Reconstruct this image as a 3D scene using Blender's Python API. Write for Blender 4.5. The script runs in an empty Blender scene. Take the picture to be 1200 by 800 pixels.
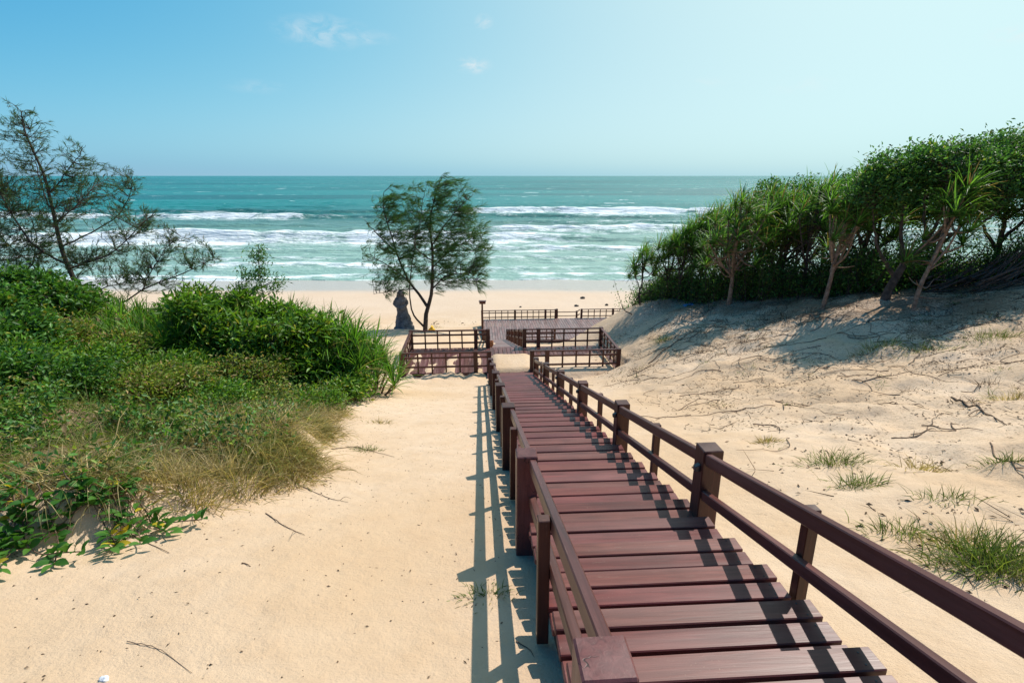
import bpy, bmesh, math, random
import numpy as np
from mathutils import Matrix, Vector

random.seed(7)
RNG = np.random.default_rng(11)
sc = bpy.context.scene
col = sc.collection

# ------------------------------------------------------------------ camera, sky, sun, exposure
PITCH = math.radians(16.86)
cam_d = bpy.data.cameras.new("camera")
cam_d.sensor_width = 36.0
cam_d.lens = 19.2
cam_d.clip_start = 0.05
cam_d.clip_end = 80000.0
cam = bpy.data.objects.new("camera", cam_d)
cam.rotation_euler = (math.pi / 2 - PITCH, 0, 0)
col.objects.link(cam)
sc.camera = cam

SUN = Vector((0.42, 0.44, 0.75)).normalized()          # towards the sun
sun_d = bpy.data.lights.new("sun", 'SUN')
sun_d.energy = 4.4
sun_d.angle = math.radians(0.55)
sun_d.color = (1.0, 0.945, 0.86)
sun_o = bpy.data.objects.new("sun", sun_d)
sun_o.rotation_euler = SUN.to_track_quat('Z', 'Y').to_euler()
sun_o.location = (20, 20, 40)
col.objects.link(sun_o)

sc.view_settings.view_transform = 'Standard'
sc.view_settings.look = 'None'
sc.view_settings.exposure = 0.3
sc.view_settings.gamma = 1.0
sc.view_settings.use_curve_mapping = False
sc.cycles.use_denoising = True
sc.cycles.max_bounces = 8
sc.cycles.transparent_max_bounces = 8


def NN(nt, t, loc=None, **kw):
    n = nt.nodes.new(t)
    for k, v in kw.items():
        setattr(n, k, v)
    return n


def math_node(nt, op, a, b=None, clamp=False):
    n = NN(nt, 'ShaderNodeMath', operation=op, use_clamp=clamp)
    for i, x in enumerate((a, b)):
        if x is None:
            continue
        if isinstance(x, (int, float)):
            n.inputs[i].default_value = x
        else:
            nt.links.new(x, n.inputs[i])
    return n.outputs[0]


def mix_rgb(nt, fac, a, b, blend='MIX'):
    n = NN(nt, 'ShaderNodeMix', data_type='RGBA', blend_type=blend)
    for i, x in ((0, fac), (6, a), (7, b)):
        if isinstance(x, (int, float)):
            n.inputs[i].default_value = x
        elif isinstance(x, tuple):
            n.inputs[i].default_value = (*x, 1.0) if len(x) == 3 else x
        else:
            nt.links.new(x, n.inputs[i])
    return n.outputs[2]


def map_range(nt, x, a, b, c=0.0, d=1.0, smooth=True):
    n = NN(nt, 'ShaderNodeMapRange', interpolation_type='SMOOTHSTEP' if smooth else 'LINEAR')
    n.clamp = True if not smooth else n.clamp
    nt.links.new(x, n.inputs[0])
    for i, v in enumerate((a, b, c, d)):
        n.inputs[i + 1].default_value = v
    return n.outputs[0]


def noise_node(nt, vec, scale, detail=4.0, rough=0.55, dist=0.0):
    n = NN(nt, 'ShaderNodeTexNoise')
    if vec is not None:
        nt.links.new(vec, n.inputs['Vector'])
    n.inputs['Scale'].default_value = scale
    n.inputs['Detail'].default_value = detail
    n.inputs['Roughness'].default_value = rough
    n.inputs['Distortion'].default_value = dist
    return n.outputs['Fac']


def mapping(nt, vec, scale=(1, 1, 1), loc=(0, 0, 0), rot=(0, 0, 0)):
    n = NN(nt, 'ShaderNodeMapping')
    nt.links.new(vec, n.inputs['Vector'])
    n.inputs['Scale'].default_value = scale
    n.inputs['Location'].default_value = loc
    n.inputs['Rotation'].default_value = rot
    return n.outputs[0]


def ray(u, v):
    """direction of a point of the 1200 x 800 photograph"""
    a, b = (u - 600) / 640.0, (v - 400) / 640.0
    c, s = math.cos(PITCH), math.sin(PITCH)
    return np.array([a, c - b * s, -s - b * c])


def at(u, v, y):
    r = ray(u, v)
    return r * (y / r[1])


# world: physical sky with a few wisps of cloud
world = bpy.data.worlds.new("World")
sc.world = world
world.use_nodes = True
wt = world.node_tree
wt.nodes.clear()
sky = NN(wt, 'ShaderNodeTexSky', sky_type='NISHITA')
sky.sun_disc = False
sky.sun_elevation = math.asin(SUN.z)
sky.sun_rotation = math.atan2(SUN.x, SUN.y)
sky.altitude = 0
sky.air_density = 0.25
sky.dust_density = 3.0
sky.ozone_density = 3.0
# photographic grade of the sky (the picture's teal cast), the same all round
sepc = NN(wt, 'ShaderNodeSeparateColor')
wt.links.new(sky.outputs[0], sepc.inputs[0])
chan = []
for i_, (k_, g_, h_) in enumerate(((0.79, 2.3, 0.235), (1.192, 1.3, 0.2), (1.724, 0.5, 0.4))):
    x_ = math_node(wt, 'POWER', math_node(wt, 'MULTIPLY', sepc.outputs[i_], 0.1), g_)
    x_ = math_node(wt, 'DIVIDE', x_, math_node(wt, 'ADD', x_, h_ ** g_))          # film-like shoulder
    chan.append(math_node(wt, 'MULTIPLY', x_, 10.0 * k_))
cmbc = NN(wt, 'ShaderNodeCombineColor')
for i_ in range(3):
    wt.links.new(chan[i_], cmbc.inputs[i_])
tc = NN(wt, 'ShaderNodeTexCoord')
# sea haze low over the horizon, even all round
seph = NN(wt, 'ShaderNodeSeparateXYZ')
wt.links.new(tc.outputs['Generated'], seph.inputs[0])
hz = math_node(wt, 'POWER', 2.718, math_node(wt, 'MULTIPLY', math_node(wt, 'ABSOLUTE', seph.outputs[2]), -14.0))
grade = mix_rgb(wt, math_node(wt, 'MULTIPLY', hz, 0.5), cmbc.outputs[0], (5.4, 8.3, 8.7))
cmask = None
for (u, v, ru, rv, amp) in ((378, 38, 62, 22, .5), (430, 44, 44, 10, .35), (567, 27, 13, 11, .75), (555, 77, 26, 11, .75),
                            (300, 102, 40, 10, .16), (1188, 40, 26, 14, .5), (942, 100, 40, 12, .25), (830, 96, 30, 8, .15)):
    r = Vector(ray(u, v))
    L = r.length
    r.normalize()
    d = NN(wt, 'ShaderNodeVectorMath', operation='SUBTRACT')
    wt.links.new(tc.outputs['Generated'], d.inputs[0])
    d.inputs[1].default_value = r
    m = NN(wt, 'ShaderNodeVectorMath', operation='MULTIPLY')
    wt.links.new(d.outputs[0], m.inputs[0])
    kx, kz = 640 * L / ru, 640 * L / rv
    m.inputs[1].default_value = (kx, kx * .3, kz)
    ln = NN(wt, 'ShaderNodeVectorMath', operation='LENGTH')
    wt.links.new(m.outputs[0], ln.inputs[0])
    x = map_range(wt, ln.outputs['Value'], 0.0, 1.05, amp, 0.0)
    cmask = x if cmask is None else math_node(wt, 'MAXIMUM', cmask, x)
cn = noise_node(wt, mapping(wt, tc.outputs['Generated'], (1, 1, 2.2)), 26.0, 7.0, 0.62, 0.6)
cn = map_range(wt, cn, 0.36, 0.70)
cm = math_node(wt, 'MULTIPLY', cmask, cn, True)
clouded = mix_rgb(wt, cm, grade, (8.4, 8.8, 9.0))
bg = NN(wt, 'ShaderNodeBackground')
bg.inputs[1].default_value = 0.081
wt.links.new(clouded, bg.inputs[0])
wo = NN(wt, 'ShaderNodeOutputWorld')
wt.links.new(bg.outputs[0], wo.inputs[0])


# ------------------------------------------------------------------ helpers
def tag(o, label=None, cat=None, group=None, kind=None):
    if label:
        o["label"] = label
    if cat:
        o["category"] = cat
    if group:
        o["group"] = group
    if kind:
        o["kind"] = kind
    return o


def mesh_np(name, V, F, smooth=False, mats=()):
    """mesh from an array of points and an array of triangles or quads"""
    V = np.asarray(V, dtype=np.float32)
    F = np.asarray(F, dtype=np.int32)
    me = bpy.data.meshes.new(name)
    n, k = F.shape
    me.vertices.add(len(V))
    me.vertices.foreach_set('co', V.ravel())
    me.loops.add(n * k)
    me.loops.foreach_set('vertex_index', F.ravel())
    me.polygons.add(n)
    me.polygons.foreach_set('loop_start', np.arange(0, n * k, k, dtype=np.int32))
    if smooth:
        me.polygons.foreach_set('use_smooth', np.ones(n, dtype=bool))
    me.update(calc_edges=True)
    for m in mats:
        me.materials.append(m)
    return me


def link(name, me, parent=None, loc=(0, 0, 0), rot=(0, 0, 0), scale=(1, 1, 1)):
    o = bpy.data.objects.new(name, me)
    col.objects.link(o)
    o.parent = parent
    o.location = loc
    o.rotation_euler = rot
    o.scale = scale
    return o


def empty(name, loc=(0, 0, 0), rz=0.0):
    o = bpy.data.objects.new(name, None)
    o.empty_display_size = 0.3
    col.objects.link(o)
    o.location = loc
    o.rotation_euler = (0, 0, rz)
    return o


_hash = np.random.default_rng(5).random(65536).astype(np.float64)


def vnoise(x, y, seed=0):
    x = np.asarray(x, float)
    y = np.asarray(y, float)
    xi, yi = np.floor(x).astype(np.int64), np.floor(y).astype(np.int64)
    fx, fy = x - xi, y - yi
    fx, fy = fx * fx * (3 - 2 * fx), fy * fy * (3 - 2 * fy)

    def hh(a, b):
        return _hash[(a * 7919 + b * 104729 + seed * 15485863 + (a * b) * 31) & 65535]
    return ((hh(xi, yi) * (1 - fx) + hh(xi + 1, yi) * fx) * (1 - fy)
            + (hh(xi, yi + 1) * (1 - fx) + hh(xi + 1, yi + 1) * fx) * fy)


def fbm(x, y, octaves=4, seed=0, gain=0.5):
    a, s, t = 1.0, 0.0, 0.0
    for i in range(octaves):
        s = s + a * (vnoise(np.asarray(x) * 2 ** i, np.asarray(y) * 2 ** i, seed + i) - .5)
        t += a
        a *= gain
    return s / t * 2


def sstep(a, b, x):
    t = np.clip((np.asarray(x, float) - a) / (b - a), 0, 1)
    return t * t * (3 - 2 * t)


# ------------------------------------------------------------------ materials
def new_mat(name):
    m = bpy.data.materials.new(name)
    m.use_nodes = True
    nt = m.node_tree
    b = nt.nodes['Principled BSDF']
    return m, nt, b


def bump(nt, b, h, strength, dist):
    n = NN(nt, 'ShaderNodeBump')
    n.inputs['Strength'].default_value = strength
    n.inputs['Distance'].default_value = dist
    nt.links.new(h, n.inputs['Height'])
    nt.links.new(n.outputs[0], b.inputs['Normal'])


def wood_material(name, stretch, dust=0.3, base=(0.112, 0.036, 0.027), dark=(0.072, 0.022, 0.016), cracks=False):
    m, nt, b = new_mat(name)
    tcn = NN(nt, 'ShaderNodeTexCoord')
    oi = NN(nt, 'ShaderNodeObjectInfo')
    off = NN(nt, 'ShaderNodeVectorMath', operation='SCALE')
    cmb = NN(nt, 'ShaderNodeCombineXYZ')
    for i in range(3):
        nt.links.new(oi.outputs['Random'], cmb.inputs[i])
    nt.links.new(cmb.outputs[0], off.inputs[0])
    off.inputs['Scale'].default_value = 37.0
    add = NN(nt, 'ShaderNodeVectorMath', operation='ADD')
    nt.links.new(tcn.outputs['Object'], add.inputs[0])
    nt.links.new(off.outputs[0], add.inputs[1])
    p = add.outputs[0]
    grain = noise_node(nt, mapping(nt, p, stretch), 3.0, 7.0, 0.6, 0.8)
    broad = noise_node(nt, mapping(nt, p, tuple(0.35 * s for s in stretch)), 1.6, 3.0, 0.5)
    c = mix_rgb(nt, map_range(nt, grain, 0.3, 0.72), dark, base)
    # boards differ a little in tone
    hsv = NN(nt, 'ShaderNodeHueSaturation')
    nt.links.new(c, hsv.inputs['Color'])
    nt.links.new(map_range(nt, oi.outputs['Random'], 0, 1, 0.84, 1.16, False), hsv.inputs['Value'])
    rnd2 = math_node(nt, 'FRACT', math_node(nt, 'MULTIPLY', oi.outputs['Random'], 17.31))
    nt.links.new(map_range(nt, rnd2, 0, 1, 0.493, 0.507, False), hsv.inputs['Hue'])
    c = hsv.outputs[0]
    # worn, sun-bleached and dusty patches, sand caught in the grain
    worn = map_range(nt, broad, 0.42, 0.75, 0.0, 0.75)
    c = mix_rgb(nt, math_node(nt, 'MULTIPLY', worn, dust), c, (0.27, 0.135, 0.125))
    fine = noise_node(nt, p, 70.0, 3.0, 0.7)
    spots = map_range(nt, fine, 0.62, 0.74, 0.0, 0.55)
    blot = map_range(nt, noise_node(nt, p, 5.0, 4.0, 0.6), 0.48, 0.66)
    c = mix_rgb(nt, math_node(nt, 'MULTIPLY', math_node(nt, 'MULTIPLY', spots, blot), min(1.0, dust * 1.6)), c, (0.55, 0.40, 0.27))
    chips = math_node(nt, 'MULTIPLY', map_range(nt, noise_node(nt, mapping(nt, p, tuple(.25 * s + .5 for s in stretch)), 9.0, 5.0, 0.7), 0.62, 0.70), 0.55)
    c = mix_rgb(nt, chips, c, (0.20, 0.105, 0.08))
    tone = noise_node(nt, p, 1.3, 3.0, 0.6)
    c = mix_rgb(nt, map_range(nt, tone, 0.3, 0.62, 0.38, 0.0), c, (0.03, 0.012, 0.010))
    nt.links.new(c, b.inputs['Base Color'])
    nt.links.new(map_range(nt, broad, 0.3, 0.7, 0.30, 0.48), b.inputs['Roughness'])
    b.inputs['Specular IOR Level'].default_value = 0.32
    h = grain
    if cracks:
        vo = NN(nt, 'ShaderNodeTexVoronoi', feature='DISTANCE_TO_EDGE')
        wv = mix_rgb(nt, 0.12, p, noise_col(nt, p, 14.0))
        nt.links.new(wv, vo.inputs['Vector'])
        vo.inputs['Scale'].default_value = 6.5
        ck = map_range(nt, vo.outputs['Distance'], 0.0, 0.014, 0.0, 1.0)
        part = map_range(nt, noise_node(nt, p, 6.0, 2.0), 0.45, 0.55)
        ck = math_node(nt, 'MAXIMUM', ck, part)
        c2 = mix_rgb(nt, ck, (0.012, 0.006, 0.006), c)
        nt.links.new(c2, b.inputs['Base Color'])
        h = math_node(nt, 'ADD', math_node(nt, 'MULTIPLY', ck, 0.7), grain)
    bump(nt, b, h, 0.16, 0.004)
    return m


def noise_col(nt, vec, scale):
    n = NN(nt, 'ShaderNodeTexNoise')
    nt.links.new(vec, n.inputs['Vector'])
    n.inputs['Scale'].default_value = scale
    return n.outputs['Color']


def leaf_material(name, c0, c1, c2=None, trans=0.35, rough=0.45, spec=0.4, c2_share=0.1, value=(0.48, 1.72)):
    """leaves: a tone for every leaf, some light passing through"""
    m, nt, b = new_mat(name)
    g = NN(nt, 'ShaderNodeNewGeometry')
    r = g.outputs['Random Per Island']
    c = mix_rgb(nt, r, c0, c1)
    r2 = math_node(nt, 'FRACT', math_node(nt, 'MULTIPLY', r, 57.7))
    if c2:
        c = mix_rgb(nt, map_range(nt, r2, 1 - c2_share, 1 - c2_share * .6), c, c2)
    hsv = NN(nt, 'ShaderNodeHueSaturation')
    nt.links.new(c, hsv.inputs['Color'])
    nt.links.new(map_range(nt, math_node(nt, 'FRACT', math_node(nt, 'MULTIPLY', r, 131.3)), 0, 1, value[0], value[1], False), hsv.inputs['Value'])
    c = hsv.outputs[0]
    nt.links.new(c, b.inputs['Base Color'])
    b.inputs['Roughness'].default_value = rough
    b.inputs['Specular IOR Level'].default_value = spec
    t = NN(nt, 'ShaderNodeBsdfTranslucent')
    tcol = mix_rgb(nt, 1.0, c, (1.5, 1.5, 0.75), 'MULTIPLY')
    nt.links.new(tcol, t.inputs['Color'])
    ms = NN(nt, 'ShaderNodeMixShader')
    ms.inputs[0].default_value = trans
    nt.links.new(b.outputs[0], ms.inputs[1])
    nt.links.new(t.outputs[0], ms.inputs[2])
    out = [n for n in nt.nodes if n.type == 'OUTPUT_MATERIAL'][0]
    nt.links.new(ms.outputs[0], out.inputs[0])
    return m


def grass_material(name, straw0, straw1, olive, brown, scale=0.9, lo=.42, hi=.58):
    m = leaf_material(name, straw0, straw1, None, 0.28, 0.65, 0.15)
    nt = m.node_tree
    b = nt.nodes['Principled BSDF']
    src = b.inputs['Base Color'].links[0].from_socket
    tcn = NN(nt, 'ShaderNodeTexCoord')
    g = NN(nt, 'ShaderNodeNewGeometry').outputs['Random Per Island']
    jit = math_node(nt, 'MULTIPLY', math_node(nt, 'SUBTRACT', math_node(nt, 'FRACT', math_node(nt, 'MULTIPLY', g, 23.7)), 0.5), 0.22)
    n1 = math_node(nt, 'ADD', noise_node(nt, tcn.outputs['Object'], scale, 3.0, 0.6), jit)
    n2 = math_node(nt, 'ADD', noise_node(nt, mapping(nt, tcn.outputs['Object'], (1, 1, 1), (7, 3, 1)), scale * 1.7, 3.0, 0.6), jit)
    c = mix_rgb(nt, map_range(nt, n1, lo, hi), src, olive)
    c = mix_rgb(nt, map_range(nt, n2, 0.52, 0.64, 0.0, 0.85), c, brown)
    nt.links.new(c, b.inputs['Base Color'])
    return m


def plain_material(name, c0, c1, scale=8.0, rough=0.8, bump_s=0.4, bump_d=0.02, spec=0.3):
    m, nt, b = new_mat(name)
    tcn = NN(nt, 'ShaderNodeTexCoord')
    n = noise_node(nt, tcn.outputs['Object'], scale, 6.0, 0.62)
    nt.links.new(mix_rgb(nt, map_range(nt, n, 0.3, 0.7), c0, c1), b.inputs['Base Color'])
    b.inputs['Roughness'].default_value = rough
    b.inputs['Specular IOR Level'].default_value = spec
    bump(nt, b, n, bump_s, bump_d)
    return m


M = {}
M['tread'] = wood_material('tread_wood', (0.8, 13, 13), 0.26, base=(0.180, 0.050, 0.040), dark=(0.112, 0.030, 0.025))
M['deck'] = wood_material('deck_wood', (1.2, 22, 22), 0.95, base=(0.15, 0.056, 0.046), dark=(0.09, 0.032, 0.027))
M['grey_deck'] = wood_material('weathered_deck_wood', (1.2, 22, 22), 1.0, base=(0.30, 0.205, 0.18), dark=(0.17, 0.105, 0.095))
M['rail'] = wood_material('rail_wood', (1.2, 26, 26), 0.30)
M['post'] = wood_material('post_wood', (22, 22, 1.6), 0.14, base=(0.092, 0.031, 0.019), dark=(0.052, 0.017, 0.011))
M['cracked'] = wood_material('cracked_post_wood', (16, 16, 2.0), 0.30, base=(0.15, 0.05, 0.044), dark=(0.09, 0.03, 0.028), cracks=True)
M['black'] = plain_material('black_lamp_casing', (0.02, 0.025, 0.028), (0.035, 0.045, 0.05), 30, 0.4, 0.1, 0.002, 0.5)
M['bark'] = plain_material('bark', (0.032, 0.026, 0.021), (0.10, 0.078, 0.062), 9, 0.9, 0.8, 0.03)
M['palebark'] = plain_material('pale_bark', (0.13, 0.085, 0.055), (0.30, 0.21, 0.145), 12, 0.9, 0.7, 0.02)
M['twig'] = plain_material('dead_wood', (0.075, 0.045, 0.028), (0.20, 0.13, 0.085), 18, 0.9, 0.5, 0.01)
M['stone'] = plain_material('weathered_stone', (0.085, 0.075, 0.070), (0.24, 0.215, 0.20), 7, 0.9, 0.9, 0.05)
M['needle'] = leaf_material('casuarina_needles', (0.030, 0.090, 0.028), (0.060, 0.130, 0.036), (0.11, 0.12, 0.03), 0.38, 0.6, 0.2)
M['needle_thin'] = leaf_material('sparse_casuarina_needles', (0.030, 0.080, 0.036), (0.060, 0.115, 0.045), (0.15, 0.11, 0.04), 0.38, 0.6, 0.2, 0.12)
M['leaf_dark'] = leaf_material('dark_glossy_leaves', (0.034, 0.105, 0.016), (0.075, 0.170, 0.022), (0.17, 0.18, 0.03), 0.30, 0.46, 0.32)
M['leaf_mid'] = leaf_material('mid_green_leaves', (0.062, 0.150, 0.014), (0.125, 0.225, 0.022), (0.26, 0.25, 0.04), 0.32, 0.46, 0.32)
M['leaf_light'] = leaf_material('yellow_green_leaves', (0.095, 0.155, 0.020), (0.17, 0.215, 0.03), (0.30, 0.21, 0.09), 0.32, 0.5, 0.25, 0.26)
M['leaf_tree'] = leaf_material('thicket_leaves', (0.034, 0.105, 0.026), (0.072, 0.165, 0.036), (0.15, 0.19, 0.04), 0.42, 0.48, 0.28)
M['strap'] = leaf_material('screw_pine_leaves', (0.042, 0.120, 0.020), (0.090, 0.190, 0.030), (0.24, 0.18, 0.07), 0.42, 0.45, 0.3, 0.14)
M['strap_bush'] = leaf_material('strap_leaves', (0.055, 0.150, 0.016), (0.115, 0.235, 0.026), (0.26, 0.22, 0.07), 0.42, 0.45, 0.3, 0.1)
M['drygrass'] = grass_material('dry_grass_blades', (0.27, 0.20, 0.095), (0.50, 0.38, 0.20), (0.13, 0.15, 0.03), (0.11, 0.072, 0.035))
M['greengrass'] = grass_material('green_grass_blades', (0.060, 0.115, 0.020), (0.15, 0.19, 0.035), (0.26, 0.20, 0.09), (0.10, 0.075, 0.035), 1.1, .46, .60)
M['vine'] = leaf_material('vine_leaves', (0.045, 0.15, 0.020), (0.10, 0.23, 0.035), (0.45, 0.38, 0.03), 0.35, 0.36, 0.45, 0.08)
M['litter'] = leaf_material('dry_litter', (0.05, 0.03, 0.018), (0.15, 0.095, 0.055), (0.03, 0.02, 0.014), 0.05, 0.8, 0.1, 0.3)
M['yellow'] = plain_material('yellow_sack_cloth', (0.62, 0.36, 0.02), (0.78, 0.48, 0.04), 12, 0.7)
M['blue'] = plain_material('blue_plastic_sheet', (0.10, 0.24, 0.42), (0.2, 0.38, 0.6), 12, 0.4)
M['white'] = plain_material('white_shell', (0.66, 0.68, 0.70), (0.82, 0.82, 0.82), 12, 0.5, 0.1, 0.003)
M['terracotta'] = plain_material('terracotta', (0.34, 0.13, 0.05), (0.42, 0.18, 0.07), 12, 0.8)
M['rock'] = plain_material('dark_rock', (0.05, 0.04, 0.035), (0.13, 0.11, 0.09), 6, 0.9, 0.8, 0.05)


def sand_material():
    m, nt, b = new_mat('sand')
    tcn = NN(nt, 'ShaderNodeTexCoord')
    p = tcn.outputs['Object']
    big = noise_node(nt, p, 0.35, 4.0, 0.55)
    mid = noise_node(nt, p, 3.5, 6.0, 0.6)
    fine = noise_node(nt, p, 60.0, 4.0, 0.7)
    grains = noise_node(nt, p, 420.0, 2.0, 0.6)
    c = mix_rgb(nt, map_range(nt, big, 0.3, 0.7), (0.540, 0.368, 0.226), (0.620, 0.456, 0.318))
    c = mix_rgb(nt, map_range(nt, mid, 0.35, 0.8, 0.0, 0.45), c, (0.50, 0.325, 0.19))
    c = mix_rgb(nt, map_range(nt, fine, 0.56, 0.78, 0.0, 0.35), c, (0.36, 0.25, 0.155))
    # organic crumbs mixed into the sand of the planted dunes
    at_ = NN(nt, 'ShaderNodeAttribute', attribute_name='crumbs')
    cr = noise_node(nt, p, 24.0, 5.0, 0.72)
    k = map_range(nt, math_node(nt, 'ADD', cr, math_node(nt, 'MULTIPLY', at_.outputs['Fac'], 0.22)), 0.575, 0.70, 0.0, 0.85)
    k = math_node(nt, 'MULTIPLY', k, map_range(nt, at_.outputs['Fac'], 0.0, 0.35))
    c = mix_rgb(nt, k, c, (0.16, 0.105, 0.065))
    soil = math_node(nt, 'MULTIPLY', map_range(nt, at_.outputs['Fac'], 0.45, 1.0, 0.0, 0.8), map_range(nt, mid, 0.3, 0.62, 0.35, 1.0))
    c = mix_rgb(nt, soil, c, (0.22, 0.135, 0.075))
    bch = NN(nt, 'ShaderNodeAttribute', attribute_name='beach')
    c = mix_rgb(nt, math_node(nt, 'MULTIPLY', bch.outputs['Fac'], 0.75), c, (0.57, 0.43, 0.32))
    # wet sand near the water line
    wet = NN(nt, 'ShaderNodeAttribute', attribute_name='wet')
    c = mix_rgb(nt, wet.outputs['Fac'], c, (0.45, 0.375, 0.31))
    nt.links.new(c, b.inputs['Base Color'])
    nt.links.new(map_range(nt, wet.outputs['Fac'], 0.0, 1.0, 0.92, 0.22), b.inputs['Roughness'])
    b.inputs['Specular IOR Level'].default_value = 0.25
    h = math_node(nt, 'ADD', math_node(nt, 'MULTIPLY', mid, 1.0), math_node(nt, 'MULTIPLY', fine, 0.30))
    h = math_node(nt, 'ADD', h, math_node(nt, 'MULTIPLY', grains, 0.06))
    dim = noise_node(nt, p, 11.0, 3.0, 0.55)
    h = math_node(nt, 'ADD', h, math_node(nt, 'MULTIPLY', dim, 0.45))
    bump(nt, b, h, 0.75, 0.04)
    return m


M['sand'] = sand_material()


def sea_material():
    m, nt, b = new_mat('sea_water')
    tcn = NN(nt, 'ShaderNodeTexCoord')
    p = tcn.outputs['Object']
    foam = NN(nt, 'ShaderNodeAttribute', attribute_name='foam').outputs['Fac']
    turb = NN(nt, 'ShaderNodeAttribute', attribute_name='turbid').outputs['Fac']
    sep = NN(nt, 'ShaderNodeSeparateXYZ')
    nt.links.new(p, sep.inputs[0])
    patch = noise_node(nt, mapping(nt, p, (0.004, 0.016, 1)), 1.0, 4.0, 0.55)
    c = mix_rgb(nt, map_range(nt, patch, 0.36, 0.64), (0.002, 0.100, 0.098), (0.010, 0.190, 0.175))
    c = mix_rgb(nt, turb, c, (0.26, 0.40, 0.335))
    # foam: lacy near the breakers
    lace = noise_node(nt, mapping(nt, p, (0.30, 0.52, 1)), 1.0, 8.0, 0.68, 0.4)
    lace2 = noise_node(nt, mapping(nt, p, (1.3, 1.9, 1)), 1.0, 4.0, 0.7)
    q = math_node(nt, 'ADD', foam, math_node(nt, 'MULTIPLY', math_node(nt, 'SUBTRACT', lace, 0.5), 2.3))
    q = math_node(nt, 'ADD', q, math_node(nt, 'MULTIPLY', math_node(nt, 'SUBTRACT', lace2, 0.5), 0.6))
    fm = map_range(nt, q, 0.30, 0.95)
    # scattered whitecaps far out
    wc = noise_node(nt, mapping(nt, p, (0.045, 0.085, 1)), 1.0, 5.0, 0.62, 0.3)
    far = map_range(nt, sep.outputs['Y'], 110.0, 220.0)
    far = math_node(nt, 'MULTIPLY', far, map_range(nt, sep.outputs['Y'], 700.0, 2200.0, 1.0, 0.0))
    wcm = math_node(nt, 'MULTIPLY', map_range(nt, wc, 0.655, 0.70, 0.0, 0.75), far)
    fm = math_node(nt, 'MAXIMUM', fm, wcm)
    c = mix_rgb(nt, fm, c, (0.80, 0.83, 0.83))
    nt.links.new(c, b.inputs['Base Color'])
    nt.links.new(map_range(nt, fm, 0.0, 1.0, 0.26, 0.85), b.inputs['Roughness'])
    b.inputs['IOR'].default_value = 1.33
    b.inputs['Specular IOR Level'].default_value = 0.20
    w1 = noise_node(nt, mapping(nt, p, (0.10, 0.30, 1)), 1.0, 6.0, 0.62)
    w2 = noise_node(nt, mapping(nt, p, (0.9, 2.0, 1)), 1.0, 4.0, 0.6)
    h = math_node(nt, 'ADD', w1, math_node(nt, 'MULTIPLY', w2, 0.12))
    bump(nt, b, h, 0.95, 2.2)
    return m


M['sea'] = sea_material()

# ------------------------------------------------------------------ the ground
TH = math.atan(0.0625)                     # the boardwalk runs a little left of straight ahead
CT, ST = math.cos(TH), math.sin(TH)
X0 = 0.323


def to_local(x, y):
    dx = np.asarray(x, float) - X0
    y = np.asarray(y, float)
    return dx * CT + y * ST, -dx * ST + y * CT


def to_world(t, s):
    return X0 + t * CT - s * ST, t * ST + s * CT


B_Y = [-40, 15.2, 16.6, 19.0, 31.0, 37.5, 62.0, 90, 200, 1000, 60000]
B_Z = [-1.757 + 11.08, -5.97, -6.16, -6.30, -9.50, -9.95, -11.5, -13.6, -18, -30, -60]
CTRL = np.array([
    (-11, 12, -3.15), (-12.7, 15.7, -3.75), (-7, 12, -4.30), (-5, 12.5, -4.75), (-3.5, 10.4, -4.60), (-2.6, 5.5, -3.26),
    (-4, 3.6, -2.72), (-8, 5, -2.65), (-10, 8, -2.75), (-7, 8.5, -3.45), (-15, 10, -2.5), (-15, 3, -1.9), (-8, 0, -1.75), (-15, -5, -.6),
    (-21, 15, -3.0), (-8, 16, -5.0), (-12, 21, -6.1), (-8, 22, -6.75), (-20, 25, -6.7), (-5.5, 27, -7.50), (-20, 34, -9.2), (-4.5, 18, -6.15),
    (-4.6, 21, -6.4), (-2.5, 24, -7.0), (-3, 30, -8.9), (-10, 32, -9.2),
    (3, 3, -2.52), (5, 4.5, -2.72), (8, 6, -2.75), (7.5, 7.4, -3.25), (10.3, 10.5, -3.15), (12.65, 13.3, -2.62), (6.56, 9.8, -3.85),
    (8.1, 12.4, -3.78), (9.4, 14.6, -3.45), (6.2, 15.3, -4.62), (7.4, 18.6, -4.22), (5.5, 21.5, -4.72), (4.4, 16.75, -5.12),
    (3.6, 15.1, -5.45), (3.75, 23.2, -6.15), (9, 22, -5.3), (8, 28, -8.2), (15, 24, -5.5), (20, 19, -3.6), (20, 11, -1.6), (14, 6, -2.2),
    (14, 0, -.9), (20, -5, 1.0), (4, 28, -8.5), (18, 34, -9.3), (11, 17, -3.5), (15, 17, -3.0), (5.3, 18.9, -4.95), (4.9, 19.6, -5.3),
    (4.0, 20.2, -6.0), (2.9, 13.0, -5.2), (3.4, 10.5, -4.52),
] + [(x, y, -1.757 - .277 * y) for x in (-1.6, 0.2, 1.9) for y in (-4, -1, 1, 3, 5.5, 8, 10.5, 13, 15)]
  + [(x, y, z) for x in (-2.6, .4, 2.9) for (y, z) in ((17, -6.18), (19, -6.3))]
  + [(.2, 23, -7.35), (-.2, 27, -8.4), (2.2, 23.5, -7.3), (1.6, 27, -8.45), (-.3, 31, -9.5), (4, 33, -9.7), (-3, 37, -9.9), (6, 37, -9.9)])


def _phi(r2):
    return np.where(r2 > 0, r2 * np.log(np.maximum(r2, 1e-12)) * .5, 0)


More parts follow.
